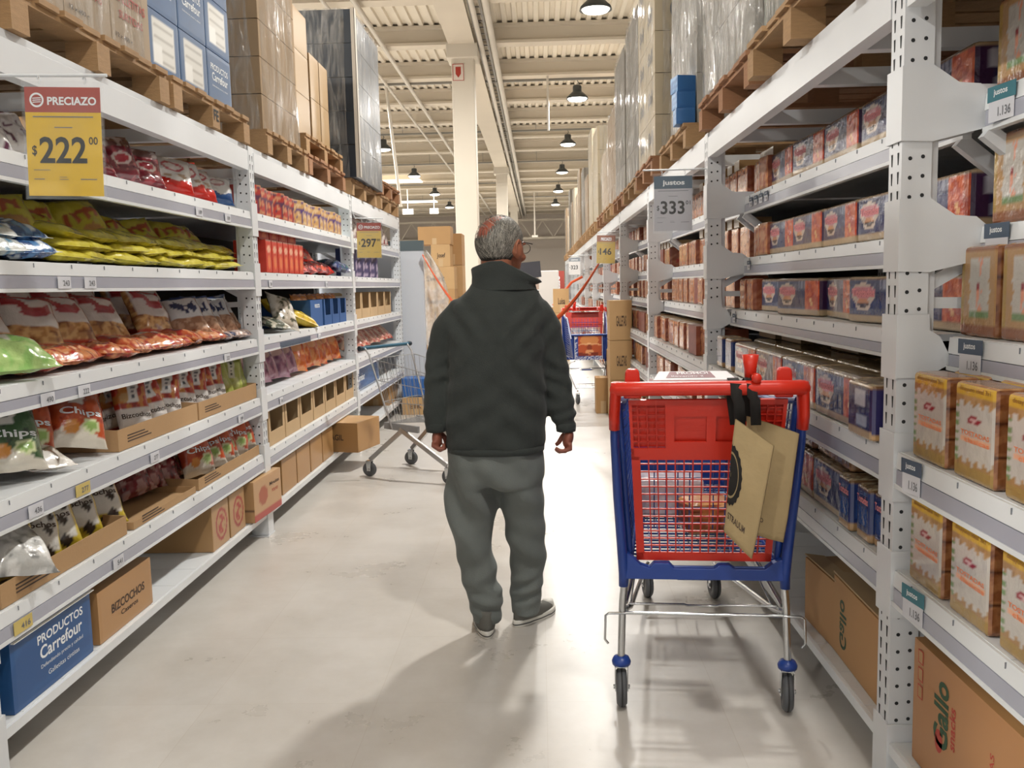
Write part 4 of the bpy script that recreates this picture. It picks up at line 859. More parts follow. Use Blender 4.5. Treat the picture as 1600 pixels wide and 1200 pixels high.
def loads():
    zt = 2.281; ztp = zt+.146
    PB = mat('pale_carton', '#ab9880', .75, var=.06, scale=4); PT = mat('tan_carton', '#927a5c', .75, var=.06, scale=4)
    GR = mat('grey_sacks', '#6c6559', .7, var=.12, scale=5); CR = mat('cream_carton', '#b5a88f', .7, var=.04, scale=4); NV = mat('navy_goods', '#1d2733', .4, var=.3, scale=9); GG = mat('grey_green_goods', '#74786e', .6, var=.1, scale=4)
    # left
    cx = XL+.02-.5
    p = pallet_proto(1.0, 1.2, WOOD, 'x')
    def P(x, y, z, lab, s=1.0, pr=None):
        o = place(pr or p, (x, y, z), (0, 0, 0), lab, 'wooden pallets'); return o
    P(cx, 2.08, zt, 'wooden pallet on the left rack, nearest the camera'); P(cx, 3.44, zt, 'wooden pallet on the left rack under pale wrapped cartons')
    p2 = pallet_proto(1.0, 1.06, WOOD, 'x'); o = P(cx, 4.62, zt, 'wooden pallet on the left rack under the blue cartons', pr=p2)
    m = MB(); text_on(m, 'FE', frame_fn((.501, -.035, .035), (0, .07, 0), (0, 0, .055)), 0, 0, 1, 1, .03); par(m.build('lettering', BLACK, o), o)
    pw = pallet_proto(.95, .95, WOOD, 'x'); P(cx+.03, 5.95, zt, 'wooden pallet on the left rack under the tall tan load', pr=pw)
    p3 = pallet_proto(1.0, 1.2, WOOD2, 'x'); P(cx+.0, 7.08, zt, 'reddish pallet, lower of two stacked on the left rack', pr=p3); P(cx-.02, 7.10, zt+.147, 'pallet on top of the reddish pallet on the left rack')
    P(cx, 8.55, zt, 'wooden pallet on the left rack under the navy load'); P(cx, 9.98, zt, 'empty pallet on the left rack past the navy load'); P(cx+.02, 9.98, zt+.147, 'upper empty pallet past the navy load on the left rack', pr=p3)
    load('wrapped_load', cx-.01, 1.5, 2.66, ztp, 3.5, .95, 'carton', [PB, REDINK], 'film wrapped pale cartons at the upper left corner', FILMW, 2, 3, 4)
    load('wrapped_load', cx-.02, 2.90, 3.98, ztp, 3.7, .95, 'carton', [PB, REDINK, INK], 'pale wrapped cartons with faint red print above the price sign', FILM, 2, 3, 4, txt=[('GALLETITAS', .12, .62, .88, .74, 1), ('SURTIDAS', .2, .42, .8, .52, 1), ('12 x 400 g', .1, .15, .5, .22, 2)])
    # blue cartons: each a thing
    b = box_proto('blue_carton', .352, .44, .27, flat('#234f7c', '#224b76'), flat('#204a72'), flat('#285684'), cat='carton', text=[('PRODUCTOS', 'f', .14, .66, .86, .78, .02, WPRINT), ('Carrefour', 'f', .18, .46, .84, .62, .02, WPRINT), ('Defendiendo precio y calidad', 'f', .18, .34, .82, .38, .0, WPRINT)])
    def D_lab(u, v, s):
        c = paint('#234f7c', u); w = (u > .14) & (u < .86) & (v > .16) & (v < .88); setc(c, w, '#d3d1ca'); setc(c, w & (np.floor(v*16) % 3 == 0) & (u > .2) & (u < .8), '#a8a49c'); setc(c, w & (u < .45) & (v < .5), '#e4e3de'); return c
    b2_ = box_proto('blue_carton', .352, .44, .27, D_lab, flat('#204a72'), flat('#285684'), cat='carton', res=(22, 22, 6))
    for k in range(4):
        for j in range(3):
            for i in range(2):
                front = i == 0; pr = b2_ if (front and (j+k) % 2 == (1 if j else 0) and k < 3) else b
                place(pr, (XL-.03-.225-.45*i, 4.15+.357*j+.5*.0, ztp+.272*k), (0, 0, PI/2), '%s blue carton, %s from camera, %s layer of the left rack stack' % (['front' if pr is b else 'white labelled', 'rear'][i], ORD[j], ORD[k]), 'blue cartons on the pallet')
    load('wrapped_load', cx+.02, 5.55, 6.38, ztp, 3.75, .88, 'carton', [PT, INK], 'tall tan film wrapped load on the left rack', FILM, 2, 2, 6, amp=.03)
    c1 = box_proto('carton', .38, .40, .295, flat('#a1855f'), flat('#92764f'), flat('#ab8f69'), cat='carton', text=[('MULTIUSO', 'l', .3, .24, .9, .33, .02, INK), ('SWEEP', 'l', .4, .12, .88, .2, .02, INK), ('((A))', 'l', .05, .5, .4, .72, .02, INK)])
    zz = zt+.294
    for k in range(3): 
        for i in range(2): place(c1, (XL-.06-.2-.41*i, 6.70, zz+.297*k), (0, 0, PI/2), 'tan carton, %s layer of the nearest column on stacked pallets, %s column' % (ORD[k], ['aisle side', 'inner'][i]))
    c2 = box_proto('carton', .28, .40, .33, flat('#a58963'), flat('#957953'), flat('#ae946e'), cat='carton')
    for j in range(2):
        for k in range(2):
            for i in range(2): place(c2, (XL-.06-.2-.41*i, 7.08+.30*j, zz+.332*k), (0, 0, PI/2), 'tan carton, %s layer, %s column behind the nearest, %s' % (ORD[k], ORD[j], ['aisle side', 'inner'][i]))
    r = load('wrapped_load', cx+.05, 7.95, 9.25, ztp, 3.85, 1.0, 'case', [NV], 'tall navy load with clear film and pale corner board on the left rack', FILM, 2, 3, 5, amp=.03)
    m = MB(); m.b2((.50, -.68, 0), (.535, -.66, 1.42)); m.b2((.53, -.68, 0), (.535, -.62, 1.42)); par(m.build('corner_board', mat('pale_board', '#b8b0a4', .7), r), r)
    # right
    cx = XR-.07+.5
    P(cx, 3.30, zt, 'wooden pallet on the right rack, nearest above the beam'); P(cx+.02, 4.56, zt, 'wooden pallet on the right rack by the second upright', pr=p3)
    P(cx+.03, 2.04, zt, 'wooden pallet on the right rack, over the near upright')
    load('wrapped_load', cx, 1.45, 2.60, ztp, 3.3, .95, 'carton', [PT], 'wrapped tan load at the upper right corner', FILM, 2, 2, 3)
    load('wrapped_load', cx+.03, 2.74, 3.88, ztp, 3.6, .94, 'carton', [GG], 'grey green wrapped load on the nearest right pallet', FILMW, 2, 2, 2)
    load('wrapped_load', cx+.02, 3.98, 5.15, ztp, 3.6, .95, 'carton', [mat('white_goods', '#9d9a93', .6, var=.25)], 'white film covered load on the right rack by the second upright', FILMW, 2, 3, 4, amp=.05)
    P(cx+.03, 6.28, zt, 'wooden pallet on the right rack under the blue packs'); P(cx, 7.68, zt, 'wooden pallet on the right rack under the cream cartons', pr=p3)
    load('wrapped_load', cx+.06, 5.75, 6.80, ztp, 4.3, .9, 'carton', [mat('white_goods', '#cfccc6')], 'tall milky wrapped column on the right rack', FILMW, 2, 2, 6, amp=.05)
    bp = box_proto('blue_pack', .13, .12, .10, flat('#2d6aa6', '#5f97c8'), flat('#2a5f98'), flat('#3a78b4'), cat='pack', res=(6, 6, 3))
    for k in range(3): place(bp, (XR-.03, 5.80+.02*k, ztp+.102*k), (0, 0, -PI/2+.1*k), 'small blue pack on the pallet edge, %s layer of the pile' % ORD[k], None)
    load('wrapped_load', cx, 7.10, 8.22, ztp, 4.6, .95, 'carton', [CR, GREYP], 'tall cream cartons with grey round logos on the right rack', FILM, 2, 2, 7, amp=.015, txt=[('(Sol)', .25, .3, .75, .72, 1)])
    P(cx+.02, 9.1, zt, 'pallet on the right rack under tall grey load'); P(cx+.02, 10.4, zt, 'pallet on the right rack, second under grey loads', pr=p3); P(cx, 11.75, zt, 'pallet on the right rack, third under grey loads'); P(cx, 13.1, zt, 'pallet on the right rack, fourth under grey loads', pr=p3)
    for i, (a, b_, z1, D, mt, ln) in enumerate([(8.5, 9.7, 3.98, .95, GR, 'tall grey brown wrapped load on the right rack'), (9.8, 11.0, 3.95, .95, GR, 'second grey brown wrapped load on the right rack'), (11.15, 12.35, 3.6, .92, PT, 'lower tan wrapped load after the grey ones'), (12.5, 13.7, 3.3, .9, PB, 'pale wrapped load before the far loads')]):
        load('wrapped_load', cx+.03, a, b_, ztp, z1, D, 'carton', [mt], ln, FILM, 2, 2, 5, amp=.03)
    for i, (a, h, mt) in enumerate([(14.3, 3.9, CR), (15.7, 4.1, CR), (17.1, 3.5, PT), (18.5, 3.8, GR), (20.2, 4.0, PT), (21.6, 3.6, PB), (23.2, 3.9, CR), (24.8, 3.7, PT), (26.5, 4.2, GR), (28.5, 3.6, PB), (30.4, 4.0, PT)]):
        P(cx, a+.6, zt, 'pallet on the far right racking, %s beyond the grey loads' % ORD[i]); load('wrapped_load', cx+.02, a, a+1.15, ztp, h, .92, 'carton', [mt], 'wrapped load far along the right racking, %s beyond the grey loads' % ORD[i], FILM, 1, 2, 4)
loads()
# ------------------------------------------------------------------ shopping trolleys
RED = mat('red_plastic', '#cf2c18', .35, var=.04); REDD = mat('red_plastic_matt', '#c42a1a', .45); BLU = mat('blue_plastic', '#1f3f8c', .35, var=.04); CHR = mat('chrome', '#c9ccce', .18, metal=1.); RUB = mat('wheel_rubber', '#2c2d2f', .6); RUBG = mat('wheel_grey', '#55575a', .5); ZINC = mat('zinc_wire', '#b9babb', .3, metal=.8); TEAL = mat('teal_handle', '#2c5a70', .4)
def wheel(parent, loc, r=.066, w=.028, turn=0., fork=CHR):
    e = empty('caster', loc, (0, 0, turn)); par(e, parent); e.parent = parent
    m = MB(); m.lathe([(0, -w*.5), (r*.45, -w*.5), (r*.5, -w*.62), (r*.85, -w*.62), (r, -w*.3), (r, w*.3), (r*.85, w*.62), (r*.5, w*.62), (r*.45, w*.5), (0, w*.5)], 26, (0, 0, r), 'x')
    m.lathe([(r*.9, -.003), (r+.0015, -.003), (r+.0015, .003), (r*.9, .003)], 26, (0, 0, r), 'x', 1)
    o = m.build('wheel', [RUBG, RUB]); par(o, e)
    m = MB()
    for s in (-1, 1): m.prism([(-.014, r-.012), (.014, r-.012), (.022, 2*r+.012), (-.022, 2*r+.012)], 'x', s*(w*.62+.004)-.0015, s*(w*.62+.004)+.0015); m.lathe([(0, 0), (.008, 0), (.008, .006*s), (0, .006*s)], 8, (s*(w*.62+.005), 0, r), 'x')
    m.b2((-w*.62-.006, -.02, 2*r+.009), (w*.62+.006, .02, 2*r+.014)); par(m.build('fork', fork), e)
    return e
def big_trolley(name, loc, rz, label):
    r = empty(name, loc, (0, 0, rz)); tag(r, label, 'shopping trolley')
    A = lambda nm, m, mt, bev=0: par(m.build(nm, mt, r, bevel=bev), r)
    # chassis
    for s in (-1, 1):
        m = MB(); m.tube([(s*.278, 0, .178), (s*.272, 0, .36), (s*.262, 0, .47)], .0125, 12, 0); A('rear_leg', m, CHR)
        m = MB(); m.tube([(s*.268, .005, .34), (s*.245, .08, .325), (s*.165, 1.02, .165), (s*.152, 1.09, .160)], .011, 10); A('lower_rail', m, CHR)
        m = MB(); m.tube([(s*.262, .02, .36), (s*.21, .35, .44), (s*.17, .8, .50)], .009, 8); A('diagonal_rod', m, CHR)
        m = MB(); m.tube([(s*.262, -.012, .333), (s*.318, -.014, .333), (s*.330, -.014, .325), (s*.333, -.014, .24), (s*.322, -.012, .225)], .0045, 6); A('hook_rod', m, CHR)
        wh = wheel(r, (s*.278, 0, 0), turn=-.08 if s > 0 else .04)
        m = MB(); m.lathe([(.013, .178), (.026, .174), (.033, .160), (.031, .148), (.018, .146), (.013, .150)], 20, (s*.278, 0, 0)); A('leg_collar', m, BLU)
        wheel(r, (s*.152, 1.095, 0), r=.062, turn=.2)
    m = MB(); m.tube([(-.262, .0, .330), (.262, .0, .330)], .006, 8); A('cross_rod', m, CHR)
    m = MB(); m.tube([(-.25, .05, .345), (-.06, .05, .345), (-.05, .06, .338), (.05, .06, .338), (.06, .05, .345), (.25, .05, .345)], .0045, 6); A('cross_rod', m, CHR)
    m = MB(); m.tube([(-.225, .30, .365), (-.10, .30, .365), (-.085, .33, .345), (.085, .33, .345), (.10, .30, .365), (.225, .30, .365)], .0045, 6); A('cross_rod', m, CHR)
    m = MB(); m.tube([(-.225, .30, .365), (-.245, .10, .325), (-.255, .02, .33)], .004, 6); A('side_rod', m, CHR)
    m = MB(); m.tube([(.225, .30, .365), (.245, .10, .325), (.255, .02, .33)], .004, 6); A('side_rod', m, CHR)
    m = MB(); m.tube([(-.065, .33, .347), (.065, .33, .347)], .009, 10); A('rod_grip', m, BLU)
    m = MB(); m.tube([(-.16, .95, .185), (.16, .95, .185)], .008, 8); m.tube([(-.18, .75, .21), (.18, .75, .21)], .005, 6)
    for x in (-.12, -.04, .04, .12): m.tube([(x, .75, .21), (x, .95, .185)], .003, 5)
    A('front_rack', m, CHR)
    # blue corner columns and bottom beam
    for s in (-1, 1):
        m = MB(); rings = []
        for z, x, y, a, b_ in [(.425, .268, .0, .016, .016), (.47, .266, .0, .018, .02), (.56, .272, -.01, .017, .028), (.75, .284, -.05, .016, .03), (.95, .292, -.10, .015, .032), (1.08, .291, -.13, .014, .034)]:
            rings.append([(s*x+a*math.cos(t)*(-1 if s > 0 else 1)*s*-1, y+b_*math.sin(t), z) for t in [2*PI*k/16 for k in range(16)]])
        m.loft(rings); A('corner_column', m, BLU)
    m = MB(); prof = [(-.26, .455), (.26, .455), (.26, .53), (.225, .515), (.20, .495), (.10, .495), (.085, .507), (.05, .507), (.035, .495), (-.10, .495), (-.115, .512), (-.165, .512), (-.18, .495), (-.21, .505), (-.235, .53), (-.26, .55)]
    m.prism(prof, 'y', -.018, .018); A('bottom_beam', m, BLU, .003)
    # basket walls, blue lattice on a frame
    def lattice(nm, O, U, V, nu, nv, t, mt, un=1, inset=None, rim=.012):
        m = MB(); O, U, V = Vector(O), Vector(U), Vector(V)
        for i in range(nu+1):
            q = i/nu; m.beam(O+U*q, O+U*q+V, t, t*1.6)
        for j in range(nv+1):
            q = j/nv; m.beam(O+V*q, O+V*q+U, t, t*1.6)
        A(nm, m, mt)
    for s in (-1, 1):
        m = MB()
        n = 26; k = 17
        def S(u, v):   # u along the trolley, v up
            yb = .03; yt = -.10; y = (yb*(1-v)+yt*v)+(1.02+.06*v-(yb*(1-v)+yt*v))*u
            top = 1.07-.05*min(u*3, 1)-.24*max(0, u-.55)/.45*1.0
            z = .51+.04*u+(top-.51-.04*u)*v
            x = (.245+.035*v)*(1-u)+(.185+.03*v)*u
            return Vector((s*x, y, z))
        for i in range(n+1): 
            for j in range(6): m.beam(S(i/n, j/6), S(i/n, (j+1)/6), .004, .006)
        for j in range(k+1):
            for i in range(6): m.beam(S(i/6, j/k), S((i+1)/6, j/k), .004, .006)
        A('basket_side', m, BLU)
        m = MB(); m.tube([S(i/12, 1)+Vector((s*.004, 0, .003)) for i in range(13)], .013, 10); A('basket_rim', m, BLU)
        m = MB(); m.tube([S(i/12, 1)+Vector((s*.006, 0, .016)) for i in range(13)], .004, 6); A('rim_guard', m, mat('white_trim', '#cfd2da', .4))
        m = MB(); m.tube([S(0, v/6) for v in range(7)], .012, 8); m.tube([S(1, v/6) for v in range(7)], .014, 8); m.tube([S(i/6, 0) for i in range(7)], .012, 8); A('side_frame', m, BLU)
        # solid lower side panel like the moulded flank
        m = MB(); n2 = 10; vs = [S(i/n2, v) for v in (.0, .30) for i in range(n2+1)]; m.add(vs, [(i, i+1, n2+2+i, n2+1+i) for i in range(n2)]); 
        o = A('side_panel', m, BLU); sd = o.modifiers.new('s', 'SOLIDIFY'); sd.thickness = .004
    # front wall, moulded, with poster
    m = MB(); m.prism([(-.185, .55), (.185, .55), (.215, .80), (.215, .835), (-.215, .835), (-.215, .80)], 'y', 1.02, 1.035)
    for j in range(12): m.b2((-.2, 1.035, .56+j*.02), (.2, 1.04, .566+j*.02))
    A('front_wall', m, BLU)
    m = MB(); m.tube([(-.215, 1.05, .84), (.215, 1.05, .84)], .012, 8); A('basket_rim', m, BLU)
    lattice('basket_floor', (-.24, .03, .515), (.48, 0, 0), (0, 1.0, .035), 14, 26, .004, BLU)
    # red tail gate: solid top with two recesses, grid below
    def G(u, v):    # u across, v up from .51 to 1.075
        w = .222+.026*v; return Vector((-w+2*w*u, .012-.13*v, .515+.565*v))
    nrm = (G(1, 0)-G(0, 0)).cross(G(0, 1)-G(0, 0)).normalized()
    def slab(m, u0, v0, u1, v1, t=.008, off=0, mi=0):
        q = [G(u0, v0), G(u1, v0), G(u1, v1), G(u0, v1)]; a = [p+nrm*(off+t/2) for p in q]; b_ = [p+nrm*(off-t/2) for p in q]
        m.add(a+b_, [(0, 1, 2, 3), (7, 6, 5, 4), (0, 4, 5, 1), (1, 5, 6, 2), (2, 6, 7, 3), (3, 7, 4, 0)], mi)
    m = MB()
    vt = .66
    slab(m, .0, vt-.02, 1, vt+.05); slab(m, 0, .97, 1, 1.0, .012); slab(m, .235, vt+.05, .29, .97); slab(m, .50, vt+.05, .56, .97); slab(m, .80, vt+.05, .835, .97)
    slab(m, .29, .90, .50, .97); slab(m, .56, .90, .80, .97); slab(m, .29, vt+.05, .50, vt+.09); slab(m, .56, vt+.05, .80, vt+.09)
    slab(m, .28, vt+.05, .81, .91, .004, -.012)
    slab(m, .0, vt+.05, .24, .97, .003, -.012); slab(m, .83, vt+.05, 1, .97, .003, -.012)
    slab(m, 0, 0, .055, vt); slab(m, .955, 0, 1, vt); slab(m, 0, 0, 1, .05); slab(m, 0, vt, .02, .97); slab(m, .98, vt, 1, .97)
    A('gate_panel', m, RED)
    m = MB()
    for i in range(16): u = .055+.90*i/15; slab(m, u-.0045, .04, u+.0045, vt, .007)
    for j in range(14): v = .05+(vt-.05)*j/13; slab(m, .03, v-.0035, .97, v+.0035, .005)
    for j in range(8): v = vt+.05+.04*j; slab(m, .0, v-.003, .24, v+.003, .005); slab(m, .83, v-.003, 1, v+.003, .005)
    for i in range(4): slab(m, .055+.06*i-.004, vt, .055+.06*i+.004, .97, .005); slab(m, .83+.05*i-.004, vt, .83+.05*i+.004, .97, .005)
    A('gate_grid', m, REDD)
    # folded child seat behind the gate
    m = MB()
    for i in range(9): x = -.16+.04*i; m.beam((x, .10, .60), (x, .03, 1.0), .004, .006)
    for j in range(7): z = .62+.055*j; m.beam((-.18, .097-.011*j, z), (.18, .097-.011*j, z), .004, .006)
    A('child_seat', m, BLU)
    # handle
    m = MB(); m.tube([(-.285, -.165, 1.118), (-.28, -.185, 1.122), (-.2, -.195, 1.124), (.2, -.195, 1.124), (.28, -.185, 1.122), (.285, -.165, 1.118)], .0225, 16); A('handle', m, RED)
    for s in (-1, 1):
        m = MB(); rings = []
        for t, z, x, a, b_ in [(0, 1.138, .283, .020, .046), (.2, 1.09, .289, .018, .046), (.5, 1.03, .293, .0175, .042), (1, .985, .293, .0175, .038)]:
            rings.append([(s*x+a*math.cos(q), -.15+.03*t+b_*math.sin(q), z) for q in [2*PI*k/16 for k in range(16)]])
        m.loft(rings); A('handle_bracket', m, RED)
        m = MB(); m.prism([(-.028, 1.085), (.028, 1.085), (.022, 1.172), (.014, 1.18), (-.014, 1.18), (-.022, 1.172)], 'y', -.135, -.105); m.v = [(x+s*.235, y+(.0), z) for x, y, z in m.v]; A('hinge_block', m, RED, .006)
    m = MB(); m.lathe([(.0, 1.13), (.017, 1.13), (.019, 1.18), (.026, 1.222), (.023, 1.222), (.016, 1.18), (0, 1.17)], 16, (.128, -.15, 0)); A('coin_holder', m, RED)
    m = MB(); m.lathe([(.0, -.03), (.014, -.03), (.016, -.02), (.009, 0), (.014, .02), (0, .022)], 14, (.138, -.19, 1.155), 'y'); A('coin_slot', m, RED)
    m = MB(); m.prism([(-.19, 1.10), (.165, 1.10), (.165, 1.112), (-.19, 1.112)], 'y', -.13, -.0); A('seat_lid', m, RED)
    m = MB(); m.add([(-.17, -.168, 1.148), (.085, -.168, 1.148), (.075, .02, 1.156), (-.145, .02, 1.156), (-.17, -.168, 1.144), (.085, -.168, 1.144), (.075, .02, 1.152), (-.145, .02, 1.152)], [(0, 1, 2, 3), (7, 6, 5, 4), (0, 4, 5, 1), (1, 5, 6, 2), (2, 6, 7, 3), (3, 7, 4, 0)])
    m.add([(-.13, -.13, 1.1505), (.025, -.13, 1.1505), (.02, .005, 1.1563), (-.11, .005, 1.1563)], [(0, 1, 2, 3)], 1)
    text_on(m, 'PROMO!', lambda u, v: (-.09+.1*u, -.06+.05*v, 1.1545+.0025*v), 0, 0, 1, 1, .03, 0); text_on(m, 'llevando 2', lambda u, v: (-.11+.1*u, -.115+.03*v, 1.152+.001*v), 0, 0, 1, 1, .0, 0)
    m.b2((-.18, -.10, 1.112), (-.17, -.09, 1.146)); m.b2((.06, -.10, 1.112), (.07, -.09, 1.146))
    A('promo_card', m, [mat('promo_white', '#d9d3d4', .5), mat('promo_burgundy', '#6e2430', .5)])
    return r
T1 = big_trolley('shopping_trolley', (.536, 2.95, 0), -.085, 'red and blue shopping trolley on the right with two tan bags hanging from it')
T2 = big_trolley('shopping_trolley', (.60, 11.95, 0), PI, 'red and blue shopping trolley standing farther down the aisle, facing the camera')
def poster():
    nu, nv = 30, 28; us, vs = np.meshgrid(np.linspace(0, 1, nu+1), np.linspace(0, 1, nv+1)); u, v = us.ravel(), vs.ravel()
    c = paint('#1f3f8c', u); inn = (u > .10) & (v > .16) & (u < .97) & (v < .97)
    setc(c, ((u < .10) | (v < .16)) & (vnoise(u*30, v*30, 4) > .5), '#c8cbd8')
    setc(c, inn, '#b5532e'); setc(c, inn & ell(u, v, .53, .8, .34, .22), '#cf8850'); setc(c, inn & (np.abs(v-.66+.3*(u-.53)**2) < .02), '#e6b080'); setc(c, inn & ell(u, v, .53, .5, .1, .12), '#8a3a24'); setc(c, inn & ell(u, v, .53, .32, .16, .10), '#dc9a6a'); setc(c, inn & (v < .3) & (vnoise(u*9, v*9, 7) > .55), '#7d3020')
    m = MB(); P = np.stack([.175-.33*u, np.full_like(u, 1.046), .50+.035+.30*v], 1)
    m.add(P, [(j*(nu+1)+i, j*(nu+1)+i+1, (j+1)*(nu+1)+i+1, (j+1)*(nu+1)+i) for j in range(nv) for i in range(nu)])
    o = m.build('poster', PRINTB, T2, c); par(o, T2)
    m = MB(); m.b2((-.16, 1.0405, .535), (.18, 1.0455, .835)); par(m.build('poster_backing', WPRINT, T2), T2)
poster()
def trolley_goods():
    Rz = Matrix.Rotation(-.085, 3, 'Z'); O = Vector((.536, 2.95, 0))
    def W(x, y, z): p = Rz @ Vector((x, y, 0))+O; return (p.x, p.y, z)
    op = box_proto('bread_pack', .20, .16, .12, D_noise('#b9703c', '#d79a5c', '#7e3d22'), D_orangeside, flat('#c68a52'), cat='pack', res=(10, 8, 6), mtl=PRINT, rnd=.03)
    place(op, W(.04, .32, .535), (0, 0, .2), 'orange bread pack inside the near trolley, behind the red grid')
    lp = box_proto('clear_box', .26, .20, .15, flat('#b7a8ae', '#cfc4c8'), flat('#a99aa4'), flat('#c4b8be'), cat='box', res=(8, 8, 4), mtl=PRINT, rnd=.02)
    place(lp, W(-.08, .55, .545), (0, 0, -.1), 'pale clear packet inside the near trolley, on the left')
    t = box_proto('blue_tub', .10, .10, .11, flat('#2a4c96'), flat('#27488e'), flat('#6fb2dc'), cat='tub', res=(4, 4, 4), rnd=.01)
    place(t, W(.12, .42, .537), (0, 0, .3), 'blue tub with a light blue lid inside the near trolley')
trolley_goods()
def tote_bags():
    KR = mat('tan_bag_cloth', '#a8936c', .85, var=.08, scale=9, bump=.15, bscale=40); STR = mat('black_webbing', '#1d1a18', .9)
    # two folded bags seen nearly edge-on; quads measured in the plane of the handle
    def bag(label, q, bulge, straps, txt, circ, yaw):
        r = empty('tote_bag', (0, 0, 0)); tag(r, label, 'bag')
        q = [Vector(p) for p in q]   # top-left, top-right, bottom-right, bottom-left
        def S(u, v):
            p = (q[3]*(1-u)+q[2]*u)*(1-v)+(q[0]*(1-u)+q[1]*u)*v
            return p+Vector((0, -1, 0))*(bulge*math.sin(PI*u)*math.sin(PI*min(1, v+.1))+.012*(float(vnoise(u*3, v*4, 5))-.5))
        n, k = 16, 24
        F = [S(i/n, j/k) for j in range(k+1) for i in range(n+1)]
        B = [S(i/n, j/k)+Vector((.004, .016*(math.sin(PI*i/n)*.8+.3), 0)) for j in range(k+1) for i in range(n+1)]
        m = MB(); N = len(F); fs = []
        for j in range(k):
            for i in range(n): a = j*(n+1)+i; fs += [(a, a+1, a+n+2, a+n+1), (N+a, N+a+n+1, N+a+n+2, N+a+1)]
        for j in range(k): a = j*(n+1); fs.append((a, a+n+1, N+a+n+1, N+a)); a += n; fs.append((a, N+a, N+a+n+1, a+n+1))
        for i in range(n): fs.append((i, N+i, N+i+1, i+1))
        m.add(F+B, fs, 0, True); par(m.build('body', KR, r), r)
        m = MB(); fn = lambda u, v: S(u, v)+Vector((-.0006, -.0012, 0))
        cu, cv, ru, rv = circ; M_ = 40; pts = []
        for a in range(M_):
            t = 2*PI*a/M_; w = 1+.07*(a % 2); uu = cu+ru*w*math.cos(t); vv = cv+rv*w*math.sin(t); pts.append((min(max(uu, .005), .98), vv))
        inner = [(min(max(cu+ru*.72*math.cos(2*PI*a/M_), .005), .98), cv+rv*.80*math.sin(2*PI*a/M_)) for a in range(M_)]
        m.add([fn(*p) for p in pts]+[fn(*p) for p in inner], [(a, (a+1) % M_, M_+(a+1) % M_, M_+a) for a in range(M_)])
        if ru > .2:
            for ka, kb in ((.66, .45), (.45, .22), (.22, .02)):
                A1 = [(min(max(cu+ru*ka*math.cos(2*PI*a/M_), .005), .98), cv+rv*(ka+.06)*math.sin(2*PI*a/M_)) for a in range(M_)]; A2 = [(min(max(cu+ru*kb*math.cos(2*PI*a/M_), .005), .98), cv+rv*(kb+.06)*math.sin(2*PI*a/M_)) for a in range(M_)]
                m.add([fn(*p) for p in A1]+[fn(*p) for p in A2], [(a, (a+1) % M_, M_+(a+1) % M_, M_+a) for a in range(M_)])
        par(m.build('printed_badge', STR, r), r)
        m = MB(); text_on(m, txt[0], lambda u, v: fn(txt[1]+(txt[3]-txt[1])*u, txt[2]+(txt[4]-txt[2])*v), 0, 0, 1, 1, .02); par(m.build('lettering', INK, r), r)
        for sp, w in straps:
            m = MB(); P = [Vector(p) for p in sp]; L_ = len(P); vs = []
            for i, p in enumerate(P):
                vs += [p+Vector((-w/2, 0, 0)), p+Vector((w/2, .004, 0))]
            m.add(vs, [(2*i, 2*i+1, 2*i+3, 2*i+2) for i in range(L_-1)], 0, True)
            o = m.build('strap', STR, r); sd = o.modifiers.new('s', 'SOLIDIFY'); sd.thickness = .003; par(o, r)
        return r
    def strap(x, z0, yb, yf, zt=1.153): return [(x+.014, yf, z0), (x+.008, yf-.012, z0+.08), (x, yf-.012, 1.10), (x, yf-.004, 1.138), (x, -.0+yb-.035, zt), (x, yb-.01, 1.14), (x+.004, yb, 1.09), (x+.016, yb, z0)]
    yh = 2.765
    bag('tan tote bag with a black round badge hanging from the trolley handle, left one', [(.585, 2.70, 1.035), (.690, 2.66, .958), (.633, 2.68, .604), (.556, 2.72, .682)], .012, [(strap(.594, 1.0, yh+.045, yh-.035), .034)], ('STRAULIM', .06, .14, .62, .20), (.03, .52, .30, .25), 0)
    bag('tan tote bag hanging from the trolley handle, right one', [(.640, 2.79, 1.030), (.790, 2.75, .978), (.755, 2.78, .625), (.645, 2.81, .655)], .012, [(strap(.642, 1.01, yh+.045, yh-.035), .032)], ('BZAO', .12, .13, .42, .17), (.0, .50, .16, .16), 0)
tote_bags()
